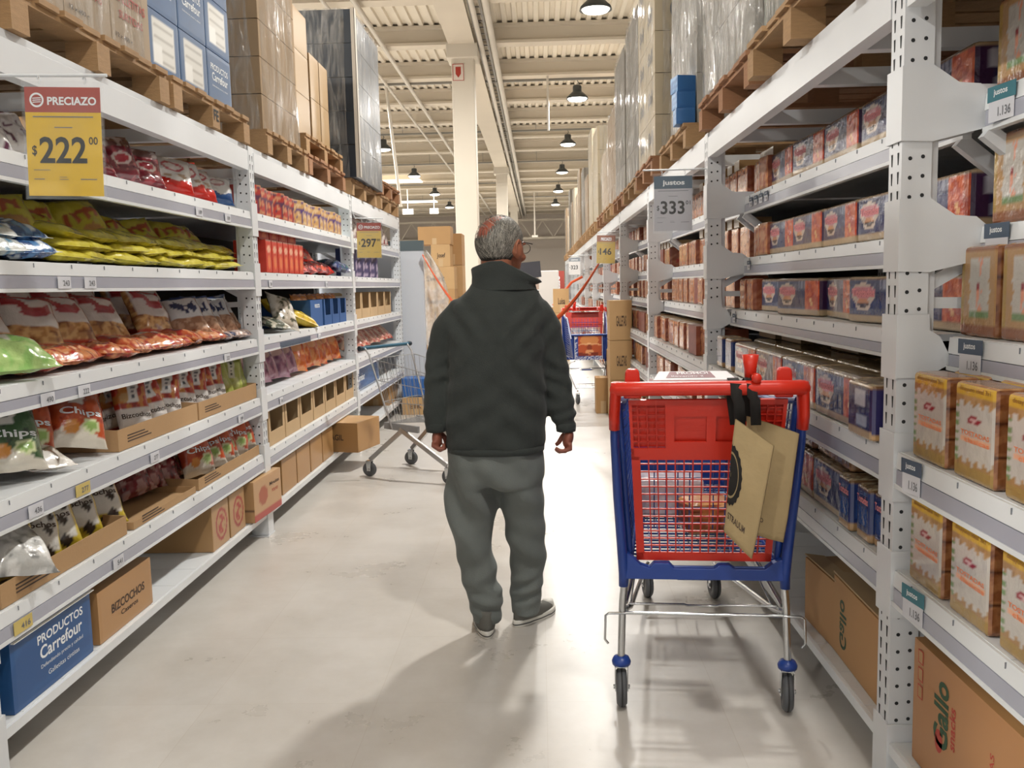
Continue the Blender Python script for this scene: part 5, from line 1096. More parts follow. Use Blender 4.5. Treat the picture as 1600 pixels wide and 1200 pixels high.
def wire_trolley():
    r = empty('wire_trolley', (-1.07, 6.985, 0), (0, 0, math.atan2(-.5, .86)))   # local +x is the travel direction
    tag(r, 'grey wire shopping trolley with a teal handle behind the man on the left', 'shopping trolley')
    A = lambda nm, m, mt: par(m.build(nm, mt, r), r)
    def B(u, v, w):   # u 0 rear..1 front, v -1..1 across, w 0..1 up
        return Vector((-.02+.80*u+(.06*u-.08*(1-u))*w, v*(.20-.05*u+.06*w*(1-.4*u)), .42+.06*u+w*(.50-.26*u)))
    for s in (-1, 1):
        m = MB()
        for i in range(19): m.tube([B(i/18, s, 0), B(i/18, s, 1)], .0018, 5)
        for j in range(4): m.tube([B(0, s, j/3.), B(1, s, j/3.)], .003, 5)
        A('wire_side', m, ZINC)
        m = MB(); m.beam((.12, s*.20, .37), (-.16, s*.26, .13), .022, .034); A('rear_leg', m, ZINC)
        m = MB(); m.beam((.10, s*.20, .38), (.55, s*.22, .14), .022, .034); A('side_beam', m, ZINC)
        m = MB(); m.beam((-.05, s*.20, .40), (.28, s*.20, .385), .02, .05); A('bracket_plate', m, mat('grey_plate', '#8b8b8c', .5))
        m = MB(); m.tube([(.05, s*.235, .38), (-.13, s*.26, .95), (-.17, s*.26, 1.0)], .007, 8); A('handle_post', m, ZINC)
        wheel(r, (-.17, s*.26, 0), r=.055, turn=PI/2+.3); wheel(r, (.56, s*.22, 0), r=.055, turn=PI/2)
    for u, nm in ((0, 'wire_rear'), (1, 'wire_front')):
        m = MB()
        for i in range(13): v = -1+i/6.; m.tube([B(u, v, 0), B(u, v, 1)], .0018, 5)
        for j in range(4): m.tube([B(u, -1, j/3.), B(u, 1, j/3.)], .003, 5)
        A(nm, m, ZINC)
    m = MB()
    for i in range(13): v = -1+i/6.; m.tube([B(0, v, 0), B(1, v, 0)], .0018, 5)
    for i in range(12): m.tube([B(i/11, -1, 0), B(i/11, 1, 0)], .0018, 5)
    A('wire_floor', m, ZINC)
    m = MB(); m.tube([(-.18, -.29, 1.0), (-.18, .29, 1.0)], .015, 12); A('handle', m, TEAL)
    for s in (-1, 1): m = MB(); m.tube([(-.18, s*.285, 1.0), (-.18, s*.315, 1.0)], .019, 12); A('handle_cap', m, mat('dark_cap', '#26323c', .5))
wire_trolley()
# ------------------------------------------------------------------ the man
def fused(mb, voxel, smooth=4, fac=.5):
    me = mb.mesh('tmp', [WHITE]); o = bpy.data.objects.new('tmp', me); COL.objects.link(o)
    r = o.modifiers.new('r', 'REMESH'); r.mode = 'VOXEL'; r.voxel_size = voxel
    s = o.modifiers.new('s', 'SMOOTH'); s.iterations = smooth; s.factor = fac
    ev = o.evaluated_get(bpy.context.evaluated_depsgraph_get()); m2 = ev.to_mesh()
    v = np.empty(len(m2.vertices)*3); m2.vertices.foreach_get('co', v); n = np.empty(len(m2.vertices)*3); m2.vertices.foreach_get('normal', n)
    f = [tuple(p.vertices) for p in m2.polygons]; ev.to_mesh_clear()
    bpy.data.objects.remove(o); bpy.data.meshes.remove(me)
    return v.reshape(-1, 3), n.reshape(-1, 3), f
def raw_obj(name, v, f, mats, parent=None, cols=None, mi=None):
    me = bpy.data.meshes.new(name); me.from_pydata([tuple(p) for p in v], [], f)
    for m in (mats if isinstance(mats, (list, tuple)) else [mats]): me.materials.append(m)
    me.polygons.foreach_set('use_smooth', [True]*len(f))
    if mi is not None: me.polygons.foreach_set('material_index', mi)
    if cols is not None:
        ca = me.color_attributes.new('Col', 'FLOAT_COLOR', 'POINT'); a = np.ones((len(v), 4), np.float32); a[:, :3] = cols; ca.data.foreach_set('color', a.ravel())
    me.update(); o = bpy.data.objects.new(name, me); COL.objects.link(o)
    if parent is not None: par(o, parent)
    return o
def ering(cx, cy, cz, a, b, n=28, p=2.0, tilt=0):
    out = []
    for k in range(n):
        t = 2*PI*k/n; c, s = math.cos(t), math.sin(t); q = (abs(c)**p+abs(s)**p)**(-1/p)
        out.append((cx+a*c*q, cy+b*s*q, cz+tilt*b*s*q))
    return out
def ellipsoid(m, c, r, nu=20, nv=14, M=None):
    vs = []
    for j in range(1, nv):
        th = PI*j/nv
        for k in range(nu): vs.append(Vector((r[0]*math.sin(th)*math.cos(2*PI*k/nu), r[1]*math.sin(th)*math.sin(2*PI*k/nu), r[2]*math.cos(th))))
    vs += [Vector((0, 0, r[2])), Vector((0, 0, -r[2]))]
    if M is not None: vs = [M @ p for p in vs]
    fs = [(j*nu+k, (j+1)*nu+k, (j+1)*nu+(k+1) % nu, j*nu+(k+1) % nu) for j in range(nv-2) for k in range(nu)]
    N = len(vs); fs += [(k, (k+1) % nu, N-2) for k in range(nu)]+[((nv-2)*nu+(k+1) % nu, (nv-2)*nu+k, N-1) for k in range(nu)]
    m.add([p+Vector(c) for p in vs], fs, 0, True)
def man():
    K = 1.0; YM = 3.66
    q = lambda x, z, y=0.: Vector((x, YM+y, z))
    SK = mat('skin', '#a3674e', .5, var=.12, scale=14); JK = mat('fleece_charcoal', '#3b3f3d', .95, var=.12, scale=20, bump=.25, bscale=220, spec=.1); TR = mat('sweatpants_grey', '#6e7370', .95, var=.08, scale=18, bump=.2, bscale=200, spec=.1)
    for mm, w in ((JK, .12), (TR, .12)): mm.node_tree.nodes['Principled BSDF'].inputs['Sheen Weight'].default_value = w
    root = empty('person', (-.17, YM, 0)); tag(root, 'man seen from behind in a charcoal fleece jacket, grey sweatpants and grey canvas shoes', 'person')
    off = Vector((-.17, YM, 0))
    def P(o): o.matrix_parent_inverse = Matrix.Translation(-off); return o
    # --- body
    yaw = -.62; HS = 1.09; HR = Matrix.Rotation(yaw, 3, 'Z') @ Matrix.Rotation(-.10, 3, 'X') * HS; HC = q(-.150, 1.607, -.0)
    H = lambda x, y, z: HC+HR @ Vector((x, y, z))
    b = MB()
    ellipsoid(b, H(0, -.012, .018), (.076, .097, .094), M=HR); ellipsoid(b, H(0, .030, -.055), (.056, .064, .062), M=HR); ellipsoid(b, H(0, .03, -.01), (.066, .066, .08), M=HR)
    b.tube([H(0, .085, .025), H(0, .112, -.012), H(0, .118, -.022), H(0, .095, -.035)], [.010, .014, .018, .012], 10)
    for s in (-1, 1):
        ellipsoid(b, H(s*.080, -.005, -.012), (.010, .024, .034), M=HR @ Matrix.Rotation(s*-.25, 3, 'Z'))
        b.tube([H(s*.082, .012, .016), H(s*.090, -.012, .022), H(s*.092, -.028, .0), H(s*.086, -.018, -.03), H(s*.080, .0, -.045)], .0055, 8)
        ellipsoid(b, H(s*.030, .082, .022), (.024, .014, .008), M=HR)      # brow
        ellipsoid(b, H(s*.038, .070, -.03), (.022, .022, .018), M=HR)
    ellipsoid(b, H(0, .090, -.060), (.022, .012, .006), M=HR); ellipsoid(b, H(0, .088, -.069), (.019, .012, .006), M=HR); ellipsoid(b, H(0, .082, -.10), (.022, .016, .016), M=HR)
    nk = q(-.15, 1.46)
    b.tube([H(0, -.02, -.03), H(0, -.022, -.08), nk+Vector((0, -.01, .02)), nk+Vector((0, 0, -.05))], [.066, .064, .064, .08], 16)
    rings = []
    for x, z, a, d in [(-.15, 1.44, .07, .07), (-.155, 1.39, .14, .08), (-.165, 1.32, .165, .10), (-.175, 1.15, .165, .11), (-.18, .98, .155, .11), (-.19, .86, .165, .115), (-.19, .76, .15, .105)]:
        c = q(x, z); rings.append(ering(c.x, c.y, c.z, a, d, p=2.3))
    b.loft(rings)
    armL = [q(-.34, 1.335), q(-.42, 1.12, .0), q(-.434, .90, -.035), q(-.434, .872, -.04)]; armR = [q(.01, 1.33), q(.062, 1.06, .02), q(.098, .885, -.01), q(.104, .858, -.015)]
    b.tube(armL, [.045, .038, .027, .026], 12); b.tube(armR, [.045, .038, .027, .026], 12)
    def chain(p, r): b.tube(p, r, 8)
    # left hand: loose fist, knuckles down
    w = armL[-1]
    ellipsoid(b, w+Vector((.004, .004, -.038)), (.021, .038, .042))
    for i in range(4):
        y = w.y+.036-.023*i; z0 = w.z-.070+.004*abs(i-1.3)
        chain([(w.x-.004, y, z0+.02), (w.x-.008, y-.001, z0-.006+.003*i), (w.x+.014, y, z0-.024+.004*i), (w.x+.036, y, z0-.010), (w.x+.034, y, z0+.010)], [.0105, .0108, .0098, .009, .0078])
    chain([(w.x+.010, w.y+.040, w.z-.018), (w.x+.030, w.y+.052, w.z-.040), (w.x+.038, w.y+.038, w.z-.062), (w.x+.036, w.y+.020, w.z-.074)], [.0125, .0115, .0105, .009])
    # right hand: fingers bent towards the left, thumb below
    w = armR[-1]
    ellipsoid(b, w+Vector((.004, .0, -.036)), (.022, .036, .040), M=Matrix.Rotation(.25, 3, 'Y'))
    for i in range(4):
        y = w.y+.034-.022*i; z0 = w.z-.062
        chain([(w.x+.010, y, z0+.010), (w.x+.012, y, z0-.012), (w.x-.006-.003*i, y, z0-.033+.004*i), (w.x-.034, y, z0-.036+.006*i), (w.x-.050, y, z0-.024+.006*i)], [.0105, .0108, .0098, .0088, .0076])
    chain([(w.x-.006, w.y+.036, w.z-.020), (w.x-.022, w.y+.046, w.z-.042), (w.x-.034, w.y+.040, w.z-.060), (w.x-.046, w.y+.030, w.z-.068)], [.0125, .0112, .010, .0085])
    # legs
    la = Vector((-.244, 3.655, .10)); ra = Vector((-.086, 3.745, .10))
    b.tube([q(-.27, .78), q(-.295, .45, .015), la], [.075, .05, .034], 12); b.tube([q(-.11, .78), q(-.082, .45, .04), ra], [.075, .05, .034], 12)
    b.tube([la, (-.244, 3.66, .055), (-.262, 3.74, .045)], [.036, .036, .03], 10); b.tube([ra, (-.090, 3.75, .055), (-.05, 3.80, .045)], [.036, .036, .03], 10)
    v, n, f = fused(b, .0042, 3, .45)
    c = np.tile(np.array(C('#a3684e')), (len(v), 1)); hl = (v-np.array(HC)) @ np.array(HR.inverted()).T
    bald = (hl[:, 2] > .03) & (hl[:, 1] < .09); c[bald] = C('#a85c49')
    red = (v[:, 2] < .95); c[red] = C('#8e5342')
    SKA = mat('skin_toned', rough=.5, attr=True, bump=.1, bscale=120)
    P(raw_obj('body', v, f, SKA, root, c))
    EY = mat('eye_white', '#e5e0d8', .3)
    for s in (-1, 1):
        m = MB(); ellipsoid(m, H(s*.030, .079, .004), (.012, .010, .008), 12, 8, HR); P(par(m.build('eye', EY, root), root))
    GL = mat('glasses_frame', '#2a211c', .4)
    m = MB()
    for s in (-1, 1):
        m.tube([H(s*.088, -.02, .006), H(s*.084, .03, .018), H(s*.074, .094, .020)], .0022, 6); m.tube([H(s*.034+.026*math.cos(t), .108-.006*abs(math.cos(t)), .006+.018*math.sin(t)) for t in [2*PI*k/16 for k in range(16)]], .0016, 5, closed=True)
    m.tube([H(-.010, .116, .010), H(.010, .116, .010)], .0016, 5); P(par(m.build('glasses', GL, root), root))
    # --- hair: cap plus many short strands, thin on the crown
    HA = mat('grey_hair', rough=.55, attr=True, spec=.4)
    rng = np.random.RandomState(3)
    def surf(d, k):    # direction in head space -> point
        r = np.array((.0775, .099, .0955))*k; e = d/r; t = 1/math.sqrt(float((e*e).sum())); return Vector((0, -.012, .018))+Vector(d)*t
    def cover(p):      # hair density at head-space point
        if p.y > .040 and p.z < .055: return 0
        if p.y > .058: return 0
        if p.z < -.072+max(0, p.y+.03)*1.0: return 0
        if abs(p.x) > .05 and p.y > -.012 and p.z < .004: return 0
        bx = ((p.x+.026)/.056)**2+((p.y+.060)/.078)**2
        if p.z > .030 and bx < 1: return .05
        if p.z > .024 and bx < 1.35: return .45
        if p.z > .085: return .6
        return 1
    m = MB(); cols = []
    nu, nv = 64, 40; pts = {}; vs = []; ok = []
    for j in range(nv+1):
        for k in range(nu):
            th = PI*j/nv; d = np.array((math.sin(th)*math.cos(2*PI*k/nu), math.sin(th)*math.sin(2*PI*k/nu), math.cos(th))); p = surf(d, 1.025); vs.append(HC+HR @ p); ok.append(cover(p) > .5)
    fs = []
    for j in range(nv):
        for k in range(nu):
            t = (j*nu+k, (j+1)*nu+k, (j+1)*nu+(k+1) % nu, j*nu+(k+1) % nu)
            if all(ok[i] for i in t): fs.append(t)
    m.add(vs, fs, 0, True); cols.append(np.tile(np.array(C('#6d6a66')), (len(vs), 1)))
    sv = []; sf = []; sc = []
    cnt = 0
    while cnt < 9000:
        d = rng.normal(size=3); d /= np.linalg.norm(d); p = surf(d, 1.0); cv = cover(p)
        if rng.rand() > cv: continue
        cnt += 1
        nrm = Vector((p.x/.077**2, (p.y+.012)/.098**2, (p.z-.018)/.095**2)).normalized()
        fl = Vector((.25+.2*rng.randn(), -.35, -.9)) if p.z < .06 else Vector((.8, -.5+.3*rng.randn(), -.1))
        fl = (fl-nrm*fl.dot(nrm)).normalized(); sd = nrm.cross(fl).normalized()*.0011
        L_ = .030+.014*rng.rand() if p.z > -.04 else .016+.008*rng.rand()
        base = len(sv); hgt = .004+.004*rng.rand()
        for a, (s_, up_) in enumerate([(0, -.002), (.33, hgt*.9), (.7, hgt), (1.0, hgt*.6)]):
            c0 = p+fl*(L_*s_)+nrm*(up_+.002); dd = (c0-Vector((0, -.012, .018))); 
            w = sd*(1-.75*s_)
            # keep the strand on the outside of the skull
            c1 = surf(np.array(dd.normalized()), 1.03+up_*4); 
            sv += [HC+HR @ (c1-w), HC+HR @ (c1+w)]
        for a in range(3): sf.append((base+2*a, base+2*a+1, base+2*a+3, base+2*a+2))
        g = .24+.32*rng.rand() if rng.rand() < .85 else .66
        g *= 1. if p.z > -.03 else .45
        sc += [(g*1.0, g*.97, g*.90)]*8
    m.add(sv, sf, 0, True); cols.append(np.array(sc)**2.0)
    P(par(m.build('hair', HA, root, np.concatenate(cols)), root))
    # --- jacket
    m = MB(); rings = []
    for x, z, a, d, p_ in [(-.190, .785, .196, .150, 2.6), (-.190, .81, .206, .158, 2.6), (-.186, .95, .206, .160, 2.5), (-.182, 1.10, .200, .158, 2.5), (-.175, 1.24, .205, .152, 2.5), (-.168, 1.32, .205, .142, 2.4), (-.166, 1.37, .195, .128, 2.2), (-.160, 1.41, .165, .112, 2.1), (-.152, 1.445, .135, .10, 2.0), (-.150, 1.48, .115, .092, 2)]:
        c = q(x, z); rings.append(ering(c.x, c.y+.0, c.z, a*K, d, p=p_, n=36))
    m.loft(rings)
    m.tube([q(-.24, 1.375), q(-.315, 1.345), q(-.372, 1.275, -.005), q(-.408, 1.17, .0), q(-.426, 1.06, .0), (-.430, YM-.02, .96), q(-.434, .90, -.032)], [.055, .066, .068, .062, .056, .052, .044], 18)
    m.tube([q(-.09, 1.375), q(-.015, 1.342), q(.026, 1.265, .0), q(.048, 1.16, .008), q(.066, 1.05, .02), q(.082, .95, .005), q(.098, .885, -.01)], [.055, .066, .066, .061, .058, .056, .044], 18)
    m.tube([q(-.434, .905, -.032), q(-.434, .872, -.038)], [.043, .039], 16); m.tube([q(.095, .90, -.008), q(.102, .858, -.013)], [.044, .039], 16)
    v, n, f = fused(m, .0085, 5, .5)
    def folds(v, n, spec):
        d = np.zeros(len(v))
        for (c, a, wl, amp, ext, ph) in spec:
            c = np.array(c); a = np.array(a, float); a /= np.linalg.norm(a); r = v-c; w = np.exp(-(r*r).sum(1)/ext**2); d += amp*w*np.sin(2*PI*(r@a)/wl+ph)
        return v+n*d[:, None]
    big = (vnoise(v[:, 0]*9+v[:, 2]*4, v[:, 2]*6-v[:, 0]*3, 3)-.5)*.012+(vnoise(v[:, 0]*22+v[:, 2]*9, v[:, 2]*13, 8)-.5)*.008
    v = v+n*big[:, None]
    A_ = lambda x, z, y=-.1: tuple(q(x, z, y))
    v = folds(v, n, [(A_(-.04, 1.28), (1, 0, -.9), .07, .006, .12, .4), (A_(-.02, 1.08), (.9, 0, .9), .09, .007, .13, 1), (A_(-.30, 1.30), (1, 0, .7), .08, .008, .11, 0), (A_(-.43, .93, 0), (0, 0, 1), .05, .010, .05, 0), (A_(.10, .91, 0), (-.3, 0, 1), .05, .011, .055, 1), (A_(.06, 1.06, 0), (.5, 0, 1), .06, .007, .08, 0), (A_(-.40, 1.10, 0), (-.4, 0, 1), .06, .006, .08, 2), (A_(-.10, .88), (.7, 0, 1), .11, .008, .15, 0), (A_(-.27, .95), (-.6, 0, 1), .10, .007, .14, 1)])
    P(raw_obj('jacket', v, f, JK, root))
    # stand-up collar
    m = MB(); n_ = 40; R = []
    for (z, a, d, t) in [(1.435, .136, .104, 0), (1.465, .128, .102, .1), (1.505, .126, .102, .6), (1.545, .129, .106, 1), (1.550, .124, .101, 1), (1.51, .114, .092, .6), (1.465, .105, .088, .1)]:
        c = q(-.145, z); R.append([(x+t*.022*max(0, (x-c.x))/.1, y, zz-t*(.075*max(0, (x-c.x))/.12+.022*max(0, (c.x-x)-.05)/.07+.03*max(0, y-YM)/.1)) for x, y, zz in ering(c.x, c.y-.004, c.z, a, d, n=n_)])
    m.loft(R, 0, True, False); P(par(m.build('collar', JK, root), root))
    for wr, nm in ((q(-.434, .880, -.037), 'cuff'), (q(.100, .868, -.012), 'cuff')):
        m = MB(); m.lathe([(.034, .020), (.0405, .018), (.0415, 0), (.0395, -.016), (.034, -.018), (.031, 0)], 22, wr); P(par(m.build(nm, JK, root), root))
    m = MB(); c = q(-.190, .792); m.loft([ering(c.x, c.y, c.z+dz, a*K, d, p=2.6, n=40) for dz, a, d in [(.012, .197, .155), (.008, .202, .160), (-.012, .200, .158), (-.016, .194, .152), (-.004, .188, .146)]], 0, True, False); P(par(m.build('hem_band', JK, root), root))
    # --- sweatpants
    m = MB(); rings = []
    for x, z, a, d in [(-.19, .86, .165, .125), (-.192, .79, .200, .142), (-.193, .72, .205, .146), (-.194, .66, .205, .140), (-.194, .635, .198, .13)]:
        c = q(x, z); rings.append(ering(c.x, c.y, c.z, a*K, d, p=2.5))
    m.loft(rings)
    def leg(pts):
        R = []
        for x, y, z, a, d in pts: R.append(ering(x, y, z, a, d, n=24, p=2.1))
        m.loft(R)
    leg([(-.293, 3.66, .72, .106, .125), (-.293, 3.66, .598, .107, .118), (-.294, 3.66, .52, .103, .104), (-.299, 3.665, .427, .090, .094), (-.294, 3.665, .342, .081, .086), (-.278, 3.66, .253, .079, .082), (-.256, 3.655, .175, .080, .080), (-.245, 3.65, .115, .071, .076), (-.244, 3.656, .070, .064, .074), (-.244, 3.660, .046, .058, .072)])
    leg([(-.090, 3.67, .72, .099, .122), (-.087, 3.68, .576, .096, .110), (-.085, 3.70, .488, .084, .096), (-.082, 3.71, .401, .084, .088), (-.078, 3.72, .314, .079, .082), (-.073, 3.73, .26, .074, .078), (-.078, 3.735, .193, .073, .076), (-.082, 3.74, .134, .070, .074), (-.084, 3.745, .089, .066, .076), (-.086, 3.745, .045, .060, .076)])
    v, n, f = fused(m, .0085, 4, .5)
    v = v+n*((vnoise(v[:, 0]*10+v[:, 2]*3, v[:, 2]*7, 13)-.5)*.014+(vnoise(v[:, 0]*25, v[:, 2]*16+v[:, 0]*9, 18)-.5)*.007)[:, None]
    v = folds(v, n, [((-.245, 3.6, .13), (.25, 0, 1), .060, .009, .07, 0), ((-.26, 3.6, .24), (-.4, 0, 1), .11, .008, .12, 1), ((-.075, 3.66, .17), (-.35, 0, 1), .060, .010, .08, 2), ((-.075, 3.66, .32), (.6, 0, 1), .12, .010, .13, 0), ((-.15, 3.6, .64), (.8, 0, 1), .13, .010, .15, 1), ((-.32, 3.6, .60), (1, 0, .35), .12, .011, .2, 0), ((-.30, 3.6, .42), (.9, 0, .6), .15, .010, .16, 2)])
    P(raw_obj('sweatpants', v, f, TR, root))
    # --- shoes
    CV = mat('shoe_canvas', '#66655f', .9, var=.1, scale=30); SO = mat('shoe_rubber', '#d8d5cc', .5); SL = mat('sole_line', '#4a4a48', .7)
    def shoe(loc, rz):
        M = Matrix.Translation(loc) @ Matrix.Rotation(rz, 4, 'Z')
        def X(m): m.v = [tuple(M @ Vector(p)) for p in m.v]; return m
        def outline(k, z, n=36):
            out = []
            for i in range(n):
                t = 2*PI*i/n; c, s = math.cos(t), math.sin(t); y = .135*s; w = .040+.010*(s+.35 if s > -.35 else 0)-.004*max(0, -s)
                out.append((w*c*k*(1.08 if abs(c) < .9 else 1), y*(1+(k-1)*.4)+.09, z))
            return out
        sm = MB(); sm.loft([outline(.96, .0), outline(1.0, .004), outline(1.01, .022), outline(.99, .030), outline(.93, .031)]); P(par(X(sm).build('sole', SO, root), root))
        sm = MB(); sm.loft([outline(1.012, .010), outline(1.018, .0115), outline(1.018, .014), outline(1.012, .0155)], 0, True, False); P(par(X(sm).build('sole_stripe', SL, root), root))
        up = MB(); R = []
        for t, (yc, hw, hl, z) in enumerate([(.09, .044, .128, .028), (.088, .043, .126, .045), (.072, .040, .108, .062), (.050, .038, .085, .078), (.035, .037, .064, .095), (.03, .036, .056, .11)]):
            R.append([(hw*math.cos(a), yc+hl*math.sin(a), z-(.018 if math.sin(a) > .3 else 0)*math.sin(a)*(t/5)) for a in [2*PI*k/28 for k in range(28)]])
        up.loft(R); P(par(X(up).build('shoe_upper', CV, root), root))
        tc = MB(); tc.loft([[(.044*math.cos(a)*k, .09+(.128*math.sin(a))*k2, z) for a in [PI*.28+PI*.44*i/14 for i in range(15)]]+[(.02*math.cos(a)*k, .165, z+.004) for a in [PI*.72-PI*.44*i/8 for i in range(9)]] for k, k2, z in [(1.03, 1.02, .026), (1.03, 1.02, .042), (.95, .99, .056)]]); P(par(X(tc).build('toe_cap', SO, root), root))
        lc = MB()
        for j in range(5): lc.tube([(-.024, .075+.02*j, .086-.009*j), (0, .077+.02*j, .094-.009*j), (.024, .075+.02*j, .086-.009*j)], .0028, 5)
        P(par(X(lc).build('laces', SO, root), root))
    shoe((-.246, 3.604, 0), .14); shoe((-.106, 3.722, 0), -.68)
man()
# ------------------------------------------------------------------ signs, tags, tape, things at the end of the racks
CLEAR = film_mat('clear_plastic', '#dfe6ea', .02, .07, (1, 1, 1), 2)
def price_sign(loc, rz, head, sheet, htxt, price, cents, label, W=.215, Hh=.31, logo=True, tilt=0, hold=True, sub=True):
    r = empty('price_sign', loc, (0, tilt, rz)); tag(r, label, 'sign'); w, h = W/2, Hh
    hm = mat('sign_'+head, head, .45); sm = mat('sign_'+sheet, sheet, .5)
    m = MB(); m.b2((-w, -.001, -h), (w, .001, -h*.24)); par(m.build('sheet', sm, r), r)
    m = MB(); m.b2((-w, -.0012, -h*.24), (w, .0012, -.004)); par(m.build('header', hm, r), r)
    m = MB(); m.b2((-w-.008, -.0045, -h-.008), (w+.008, -.0035, .012)); m.b2((-w-.008, .0035, -h-.008), (w+.008, .0045, .012)); m.b2((-w-.008, -.0045, -h-.010), (w+.008, .0045, -h-.006)); par(m.build('clear_pocket', CLEAR, r), r)
    fn = frame_fn((-w, -.0013, -h), (2*w, 0, 0), (0, 0, h), off=.0007)
    m = MB(); text_on(m, htxt, fn, .30 if logo else .22, .825 if logo else .80, .95 if logo else .80, .90 if logo else .91, .03)
    if logo:
        n = 24; m.add([fn(.16+.095*math.cos(2*PI*k/n), .87+.066*math.sin(2*PI*k/n)) for k in range(n)]+[fn(.16+.07*math.cos(2*PI*k/n), .87+.049*math.sin(2*PI*k/n)) for k in range(n)], [(k, (k+1) % n, n+(k+1) % n, n+k) for k in range(n)])
        for j in range(3): m.add([fn(.105, .845+.018*j), fn(.215, .85+.018*j), fn(.215, .858+.018*j), fn(.105, .853+.018*j)], [(0, 1, 2, 3)])
    par(m.build('header_lettering', WPRINT, r), r)
    m = MB(); text_on(m, price, fn, .17, .30, .80, .54, .022); 
    text_on(m, '$', fn, .07, .36, .135, .46, .01)
    if cents: text_on(m, cents, fn, .83, .47, .95, .54, .01)
    par(m.build('price_lettering', BLACK, r), r)
    if sub:
        m = MB()
        for (a, b_, c, d) in [(.1, .715, .9, .725), (.38, .62, .62, .628), (.08, .235, .3, .24), (.08, .15, .22, .157), (.42, .15, .54, .155), (.7, .15, .92, .158), (.42, .17, .52, .174)]:
            m.add([fn(a, b_), fn(c, b_), fn(c, d), fn(a, d)], [(0, 1, 2, 3)])
        par(m.build('small_print', GREYP, r), r)
    if hold:
        m = MB()
        for s in (-1, 1): m.tube([(s*w*.6, 0, .004), (s*w*.6+.004, 0, .018), (s*w*.6, 0, .03), (s*w*.6-.004, 0, .018)], .0025, 5)
        par(m.build('hook', WHITE, r), r)
    return r
def signs():
    def rod(pts, label):
        m = MB(); m.tube(pts, .005, 8); tag(m.build('sign_rod', WHITE), label, 'rod')
    price_sign((-1.352, 2.60, 2.048), .04, '#a4473c', '#dcb41c', 'PRECIAZO', '222', '00', 'yellow and burgundy price sign reading 222 hanging at the upper left', tilt=.03)
    rod([(XL-.01, 2.53, 2.19), (XL+.02, 2.60, 2.085), (-1.22, 2.60, 2.073)], 'white rod on the left rack beam holding the 222 sign')
    price_sign((-1.498, 8.02, 2.04), .03, '#a4473c', '#d8b95a', 'PRECIAZO', '297', '00', 'yellow and burgundy price sign reading 297 on the left rack', tilt=.02)
    rod([(XL+.0, 7.97, 2.15), (XL+.02, 8.02, 2.08), (-1.37, 8.02, 2.07)], 'white rod holding the 297 sign on the left rack')
    price_sign((.770, 5.19, 2.052), 0, '#4d6273', '#bcbcc2', 'justos', '333', '01', 'white and grey blue price sign reading 333 by the right uprights', logo=False)
    rod([(.60, 5.19, 2.083), (XR-.001, 5.19, 2.083)], 'white rod holding the 333 sign out from the right upright')
    price_sign((.80, 10.66, 2.02), 0, '#8f5b45', '#b89a3c', 'PRECIAZO', '146', None, 'yellow and brown price sign reading 146 on the right rack', logo=False, tilt=.03, Hh=.33)
    rod([(.70, 10.66, 2.051), (XR-.001, 10.64, 2.06)], 'white rod holding the 146 sign on the right rack')
    price_sign((.64, 16.1, 1.93), 0, '#8a929a', '#e2e0de', 'justos', '323', None, 'small far white price sign reading 323 on the right', logo=False, sub=False, W=.2, Hh=.30)
    rod([(.54, 16.1, 1.961), (XR-.001, 16.1, 1.97)], 'white rod holding the 323 sign far on the right')
    # shelf edge tags
    TG = mat('tag_paper', '#cfd0d6', .6); TY = mat('tag_yellow', '#c9b46a', .6); TT = mat('tag_teal', '#3d7480', .5); TN = mat('tag_slate', '#4c5a6c', .5)
    def tagp(x, y, z, s, txt, label, w=.07, h=.042, mt=TG, head=None, flag=0):
        r = empty('price_tag', (x, y, z), (0, 0, (-PI/2 if s > 0 else PI/2)+flag)); tag(r, label, 'price tag')
        m = MB(); m.b2((-w/2, -.004, -h/2), (w/2, -.0028, h/2)); par(m.build('card', mt, r), r)
        m = MB(); fn = frame_fn((-w/2, -.0042, -h/2), (w, 0, 0), (0, 0, h), off=.0005); text_on(m, txt, fn, .38, .22, .88, .68, .02); par(m.build('lettering', GREYP, r), r)
        if head:
            m = MB(); m.b2((-w/2-.006, -.0045, h/2), (w/2+.004, -.0025, h/2+h*.75)); par(m.build('header', head, r), r)
            m = MB(); fn = frame_fn((-w/2, -.0048, h/2), (w, 0, 0), (0, 0, h*.75), off=.0005); text_on(m, 'justos', fn, .2, .25, .75, .75, .02); par(m.build('header_lettering', WPRINT, r), r)
        return r
    xl = XL+.003
    for i, (y, lv, t, yel) in enumerate([(3.06, 1, '243', 0), (3.24, 1, '243', 0), (2.90, 2, '490', 0), (3.14, 2, '222', 0), (4.62, 2, '222', 0), (2.78, 3, '436', 0), (3.08, 3, '277', 1), (3.68, 3, '277', 0), (4.78, 3, '299', 0), (2.66, 4, '416', 1), (3.30, 4, '541', 0), (4.35, 0, '189', 0), (4.75, 0, '189', 0)]):
        tagp(xl, y, LV_L[lv]-.068, -1, t, 'small %s price tag reading %s, %s shelf of second left bay%s' % ('yellow' if yel else 'white', t, LNAME[lv], [', near end', ', towards the near end', ', mid shelf', ', towards the far post', ', by the far post'][min(4, int((y-2.5)/.55))] if i not in (0, 1) else [', left of a twin', ', right of a twin'][i]), w=.085 if not yel else .10, mt=TY if yel else TG)
    for i, (y, lv, t) in enumerate([(5.45, 1, '310'), (6.9, 1, '305'), (5.55, 3, '268'), (6.6, 2, '254')]): tagp(xl, y, LV_L[lv]-.068, -1, t, 'small white price tag on the %s shelf of third left bay, %s' % (LNAME[lv], ORD[i]))
